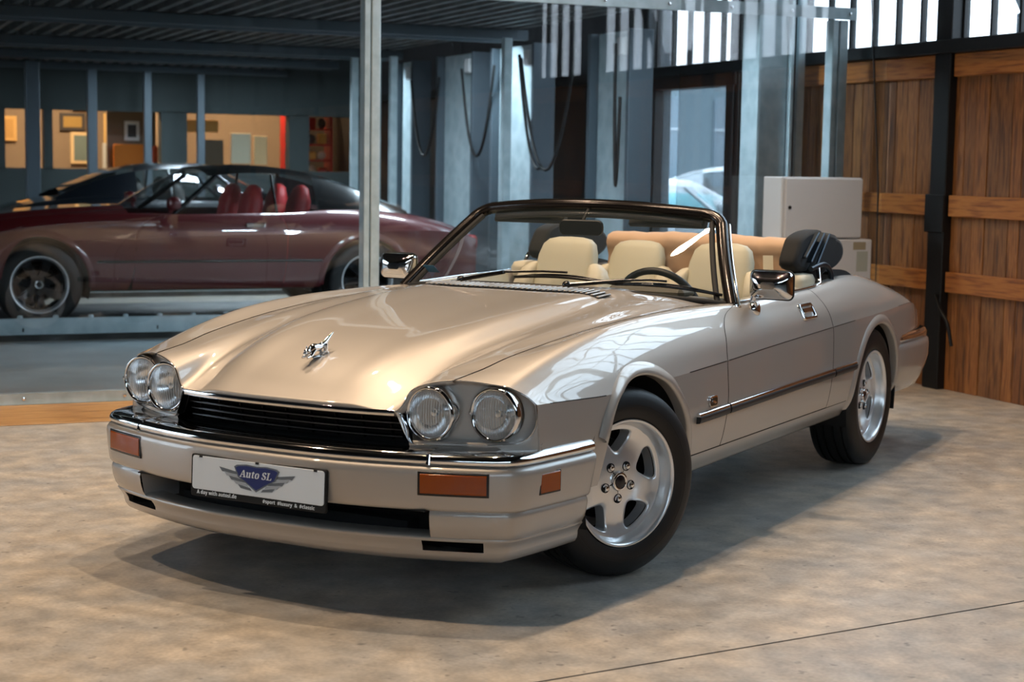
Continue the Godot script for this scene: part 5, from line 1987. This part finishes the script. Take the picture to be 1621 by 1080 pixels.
	# lower pallets that carry the cars
	for q in [[-12.95, -15.2, "galvanised pallet edge with studs in front of the maroon coupe", "grey pallet deck under the maroon coupe"], [-16.85, -19.1, "galvanised pallet edge in front of the dark coupe", "grey pallet deck under the dark coupe"]]:
		var pl := thing("pallet_edge", q[2], "beam")
		var a := MB.new()
		a.box(Vector3(-.2, .118, q[0]), Vector3(11.6, .125, .03), .004)
		obj("edge_beam", a, M.galvanised, pl)
		var cm := MB.new()
		cm.lathe([Vector2(.022, 0), Vector2(.020, .018), Vector2(.0, .024)], 8)
		var stud := cm.mesh()
		for i in 44:
			var so := obj("stud", stud, M.galvanised, pl)
			so.position = Vector3(-5.8 + i * .26, .181, q[0])
		for i in 12:
			var sl := MB.new(); sl.box(Vector3(-5.5 + i * 1.0, .095, q[0] + .016), Vector3(.012, .03, .004))
			obj("slot", sl, M.black, pl)
		var b := MB.new()
		b.box(Vector3(-.2, .046, (q[0] + q[1]) * .5 - .02), Vector3(11.6, .088, q[0] - q[1] - .06))
		tag(obj("pallet_deck", b, M.deck_steel), q[3], "pallet")
	# unseen fill lights added behind the cross beams to brighten the columns
	for z in [-10.11, -13.64, -16.86, -18.97]:
		for x in [3.95, 4.60, 5.25]:
			var t := thing("added_fill_light", "added unseen fill light behind a cross beam under the upper pallets", "lamp", Vector3(x, 2.488, z), 0, "added fill lights of the store")
			var bm := MB.new(); bm.box(Vector3.ZERO, Vector3(.40, .024, .10), .006)
			obj("housing", bm, M.cabinet_white, t)
			var dm := MB.new(); dm.box(Vector3(0, -.015, 0), Vector3(.36, .010, .08), .003)
			obj("diffuser", dm, glow(Color(.86, .95, 1.0), 2.0), t)
			var al := AreaLight3D.new()
			al.name = "light"
			al.area_size = Vector2(.36, .08)
			al.light_color = Color(.84, .94, 1.0)
			al.light_energy = FILL_ENERGY
			al.shadow_enabled = true
			al.area_range = 15.0
			al.rotation.x = -PI / 2
			al.position.y = -.024
			t.add_child(al)
	# raised trays for a tilted car bonnet and cabinets in front of the store
	var cb := thing("wall_cabinet", "white steel cabinet with a lock, standing on the lower white box", "cabinet", Vector3(5.985, .945, -9.25))
	var m1 := MB.new(); m1.box(Vector3(0, .196, -.0), Vector3(.60, .39, .22), .006)
	obj("body", m1, M.cabinet_white, cb)
	var m2 := MB.new(); m2.box(Vector3(.010, .196, .117), Vector3(.575, .375, .014), .005)
	var dr := obj("door", m2, M.cabinet_white, cb)
	var m3 := MB.new(); m3.X = Transform3D(Basis(Vector3.RIGHT, PI / 2), Vector3(-.245, .20, .125)); m3.lathe([Vector2(0, .006), Vector2(.010, .006), Vector2(.012, 0)], 14)
	obj("lock", m3, M.dark_metal, dr)
	var lb := thing("equipment_box", "white box with two paper stickers under the steel cabinet", "box", Vector3(6.01, 0, -9.25))
	var n1 := MB.new(); n1.box(Vector3(.0, .471, 0), Vector3(.72, .942, .25), .008)
	obj("body", n1, M.cabinet_white, lb)
	var n2 := MB.new(); n2.box(Vector3(.285, .80, .1262), Vector3(.085, .13, .001))
	obj("sticker", n2, M.paper, lb)
	var n3 := MB.new(); n3.box(Vector3(.262, .90, .1262), Vector3(.095, .05, .001))
	obj("sticker", n3, M.paper_tan, lb)

func column(at: Vector3, w: float, label: String) -> void:
	var c := thing("galvanised_column", label, "column", at)
	var a := MB.new(); a.box(Vector3(0, 3.2, 0), Vector3(w * .75, 6.4, .02), .003)
	obj("face_plate", a, M.galvanised, c)
	for sg: float in [-1.0, 1.0]:
		var b := MB.new(); b.box(Vector3(sg * w * .44, 3.2, -.06), Vector3(.025, 6.4, .22), .003)
		obj("flange", b, M.galvanised, c)
	var d := MB.new(); d.box(Vector3(w * .80, 3.2, -.02), Vector3(.06, 6.4, .03), .003)
	obj("edge_strip", d, M.galvanised, c)

# ---------------------------------------------------------------- lamps
func ceiling_spot(at: Vector3, aim: Vector3, energy: float) -> void:
	var t := thing("spotlight", "black ceiling spotlight above the parked convertible", "lamp", at, 0, "ceiling spotlights over the show floor")
	var d := (aim - at).normalized()
	var u := d.cross(Vector3.RIGHT).normalized()
	var B := Basis(u.cross(d), -d, u)
	var h := MB.new(); h.X = Transform3D(B, Vector3.ZERO)
	h.lathe([Vector2(0, .22), Vector2(.09, .22), Vector2(.13, .10), Vector2(.14, .0), Vector2(.13, .0), Vector2(.12, .09), Vector2(.0, .12)], 28)
	obj("housing", h, M.black_gloss, t)
	var g := MB.new(); g.X = Transform3D(B, Vector3.ZERO)
	g.lathe([Vector2(0, .010), Vector2(.085, .010)], 28)
	obj("lens", g, glow(Color(1, .90, .76), 15.0), t)
	var r := MB.new(); r.tube(pv3([-d * .2, Vector3(0, 6.5 - at.y, 0)]), .015, 8)
	obj("hanger", r, M.black_gloss, t)
	var s := SpotLight3D.new()
	s.name = "light"
	s.light_color = Color(1.0, .885, .755)
	s.light_energy = energy
	s.light_size = .085
	s.spot_angle = 52.0
	s.spot_angle_attenuation = 0.6
	s.spot_range = 30.0
	s.spot_attenuation = 2.0
	s.shadow_enabled = true
	t.add_child(s)
	s.position = d * .03
	s.basis = Basis.looking_at(d, Vector3.RIGHT)

# ---------------------------------------------------------------- closed cars in the background
func build_coupe(called: String, label: String, at: Vector3, turn: float, body: Material, roof: Material, style: String) -> Node3D:
	var car := thing(called, label, "car", at, turn)
	var b := MB.new()
	var rows := []
	for i in 50:
		var x := lerpf(0.87, -0.70, i / 49.0)
		var row := PackedVector3Array()
		for j in 41: 
			var t := lerpf(-5.0, 5.0, j / 40.0)
			row.append(S(x, absf(t), -1.0 if t < 0 else 1.0))
		rows.append(row)
	b.grid(rows)
	obj("bonnet", b, body, car)
	for sg: float in [-1.0, 1.0]:
		var w := MB.new()
		var xs := span(0.87, 0.40, 14)
		xs.append_array(arch_xs(ARCH_F, 20)); xs.append_array(span(-0.38, -0.75, 8))
		side(w, xs, 5.0, 9.0, 12, sg, ARCH_F, 1)
		side(w, xs, 9.0, 13.0, 12, sg, ARCH_F, 1)
		obj("front_wing", w, body, car)
		var d := MB.new()
		for seg in [[6.0, 8.9999], [9.0, 13.0]]:
			var rr := []
			for i in 25:
				var row := PackedVector3Array()
				for j in 13:
					var t: float = lerpf(seg[0], seg[1], j / 12.0)
					row.append(S(bendx(3, i / 24.0, minf(t, 12.0)), t, sg))
				rr.append(row)
			d.grid(rr)
		var door := obj("door", d, body, car)
		var h := MB.new(); h.box(S(-1.66, 7.8, sg) + Vector3(0, 0, sg * .008), Vector3(.16, .04, .03), .008)
		obj("door_handle", h, M.chrome, door)
		var m := MB.new(); loft(m, [[Vector3(-1.0, .90, sg * .93), .05, .02], [Vector3(-1.0, .92, sg * .93), .09, .05], [Vector3(-1.0, .98, sg * .93), .085, .05], [Vector3(-1.0, 1.0, sg * .93), .03, .02]], 16, 3.0)
		m.bar(Vector3(-1.0, .88, sg * .80), Vector3(-1.0, .92, sg * .90), .03, .02)
		obj("door_mirror", m, body, door)
		var q := MB.new()
		var rx := span(-1.9, -2.2, 8); rx.append_array(arch_xs(ARCH_R, 20)); rx.append_array(span(-2.95, -3.57, 12))
		side(q, rx, 6.0, 9.0, 12, sg, ARCH_R, 2)
		side(q, rx, 9.0, 13.0, 12, sg, ARCH_R, 2)
		obj("rear_quarter", q, body, car)
		for A in [ARCH_F, ARCH_R]:
			var ww := MB.new()
			var wr := []
			for s in [0.86, 0.50]:
				var row := PackedVector3Array()
				for k in 25:
					var a := lerpf(-0.3, PI + 0.3, k / 24.0)
					row.append(Vector3(A[0] + cos(a) * (A[2] + .01), A[1] + sin(a) * (A[2] + .01), sg * s))
				wr.append(row)
			ww.grid(wr)
			ww.fan(wr[1], Vector3(0, 0, sg))
			obj("wheel_well", ww, M.black, car)
			var fl := MB.new()
			var fr := []
			for k in 33:
				var a := lerpf(-0.05, PI + 0.05, k / 32.0)
				var row := PackedVector3Array()
				for o in [[-.004, -.02], [-.004, .008], [.015, .016], [.045, .002]]:
					var r: float = A[2] + o[0]
					var x: float = A[0] + cos(a) * r
					var yy: float = A[1] + sin(a) * r
					var p := S(x, tfind(x, clampf(yy, .285, .86)), sg)
					row.append(Vector3(x, yy, p.z + sg * o[1]))
				fr.append(row)
			fl.grid(fr)
			obj("arch_flare", fl, body, car)
		var strip := MB.new()
		var sp := PackedVector3Array()
		for k in 13: 
			var x := lerpf(-.42, -2.2, k / 12.0)
			sp.append(S(x, tfind(x, .50), sg, -.004))
		strip.tube(sp, .012, 6)
		obj("rubbing_strip", strip, M.black_gloss, car)
		# side glass and pillar
		var sgm := MB.new()
		var sr := []
		for k in 17:
			var x := lerpf(-1.06, -2.22, k / 16.0)
			var lo := S(x, 6.0, sg)
			var hx := lerpf(-1.36, -2.16, k / 16.0)
			sr.append(pv3([lo + Vector3(0, .004, -sg * .02), roof_pt(hx, 1.0, sg) - Vector3(0, .02, 0)]))
		sgm.grid(sr)
		obj("side_window", sgm, M.car_glass, car)
		for x2 in [[-1.04, -1.34], [-1.86, -1.80]]:
			var pm := MB.new()
			pm.tube(pv3([S(x2[0], 6.0, sg) + Vector3(0, 0, -sg * .03), roof_pt(x2[1], 1.0, sg) - Vector3(0, .012, 0)]), .020 if x2[0] > -1.5 else .012, 8)
			obj("pillar", pm, roof, car)
		var cp := MB.new()
		var cr := []
		for k in 13:
			var u := k / 12.0
			var lo := S(lerpf(-2.20, -3.0, u), 6.0, sg) + Vector3(0, -.006, -sg * .03)
			var hi := roof_pt(lerpf(-2.14, -2.95, u), 1.0, sg)
			cr.append(pv3([lo, lo.lerp(hi, .5) + Vector3(0, 0, sg * .012), hi]))
		cp.grid(cr)
		obj("rear_pillar", cp, roof, car)
		for L in [[.702, .628], [.522, .627]]:
			var lp := MB.new(); lp.X = Transform3D(Basis(Vector3(0, 1, 0), Vector3(1, 0, 0), Vector3(0, 0, -1)), Vector3(xnose(L[0]) - .01, L[1], sg * L[0]))
			lp.lathe([Vector2(.085, -.06), Vector2(.085, .0), Vector2(.075, .006), Vector2(.0, .012)], 24)
			obj("headlamp", lp, M.reflector, car)
		var tl := MB.new(); tl.box(Vector3(-3.56, .63, sg * .60), Vector3(.06, .12, .34), .02)
		obj("tail_lamp", tl, M.red, car)
	var rf := MB.new()
	var rr2 := []
	for i in 15:
		var x := lerpf(-1.29, -2.16, i / 14.0)
		var row := PackedVector3Array()
		for j in 17: 
			var s := lerpf(-1, 1, j / 16.0)
			row.append(roof_pt(x, absf(s), signf(s) if s != 0 else 1.0))
		rr2.append(row)
	rf.grid(rr2)
	obj("roof", rf, roof, car)
	var bw := MB.new()
	var br := []
	for i in 9:
		var x := lerpf(-2.16, -2.92, i / 8.0)
		var row := PackedVector3Array()
		for j in 13: 
			var s := lerpf(-1, 1, j / 12.0)
			row.append(roof_pt(x, absf(s), signf(s) if s != 0 else 1.0))
		br.append(row)
	bw.grid(br)
	obj("rear_window", bw, M.car_glass, car)
	var gp := MB.new()
	var gr := []
	for i in 5:
		var row := PackedVector3Array()
		for j in 13: row.append(glass_pt(i / 4.0, lerpf(-1, 1, j / 12.0)))
		gr.append(row)
	gp.grid(gr)
	obj("windscreen", gp, M.car_glass, car)
	var dk := MB.new()
	var dr := []
	for i in 20:
		var x := lerpf(-2.2, -3.57, i / 19.0)
		var row := PackedVector3Array()
		for j in 25: 
			var t := lerpf(-6.0, 6.0, j / 24.0)
			row.append(S(x, absf(t), -1.0 if t < 0 else 1.0))
		dr.append(row)
	dk.grid(dr)
	var tail := PackedVector3Array()
	for j in 25:
		var t := lerpf(-12.5, 12.5, j / 24.0)
		tail.append(S(-3.57, absf(t), -1.0 if t < 0 else 1.0))
	dk.fan(tail, Vector3(-1, 0, 0))
	obj("boot_lid", dk, body, car)
	var bp := MB.new()
	bumper_band(bp, [Vector2(.05, .52), Vector2(.0, .50), Vector2(-.004, .42), Vector2(.02, .30), Vector2(.06, .20), Vector2(.2, .19)], 0, 1)
	obj("front_bumper", bp, body, car)
	var ns := MB.new(); ns.box(Vector3(.74, .58, 0), Vector3(.04, .16, 1.3)); ns.box(Vector3(-1.3, .3, 0), Vector3(4.0, .1, 1.2))
	obj("grille", ns, M.black, car)
	var ins := MB.new()
	ins.box(Vector3(-1.6, .55, 0), Vector3(1.2, .5, 1.3))
	for z in [-.36, .36]:
		for x in [-1.72, -2.12]: loft(ins, [[Vector3(x, .75, z), .2, .08], [Vector3(x - .03, .95, z), .19, .08], [Vector3(x - .05, 1.06, z), .12, .05], [Vector3(x - .05, 1.09, z), .03, .02]], 14, 3.0)
	obj("seats", ins, M.red if body == M.maroon else M.grey_trim, car)
	add_wheel(car, Vector3(0, .326, -.742), -1.0, 0.0, .3, style)
	add_wheel(car, Vector3(0, .326, .742), 1.0, 0.0, .3, style)
	add_wheel(car, Vector3(-2.591, .326, -.752), -1.0, 0, .5, style)
	add_wheel(car, Vector3(-2.591, .326, .752), 1.0, 0, .5, style)
	return car

func roof_pt(x: float, s: float, sg: float) -> Vector3:
	var y := cub([-3.0, -2.75, -2.35, -2.0, -1.6, -1.27], [.935, 1.03, 1.175, 1.235, 1.25, 1.222], x)
	var hw := cub([-3.0, -2.75, -2.35, -2.0, -1.6, -1.27], [.60, .57, .55, .56, .57, .565], x)
	return Vector3(x - .06 * s * s, y - .045 * s * s - .02 * pow(s, 6.0), sg * s * hw)
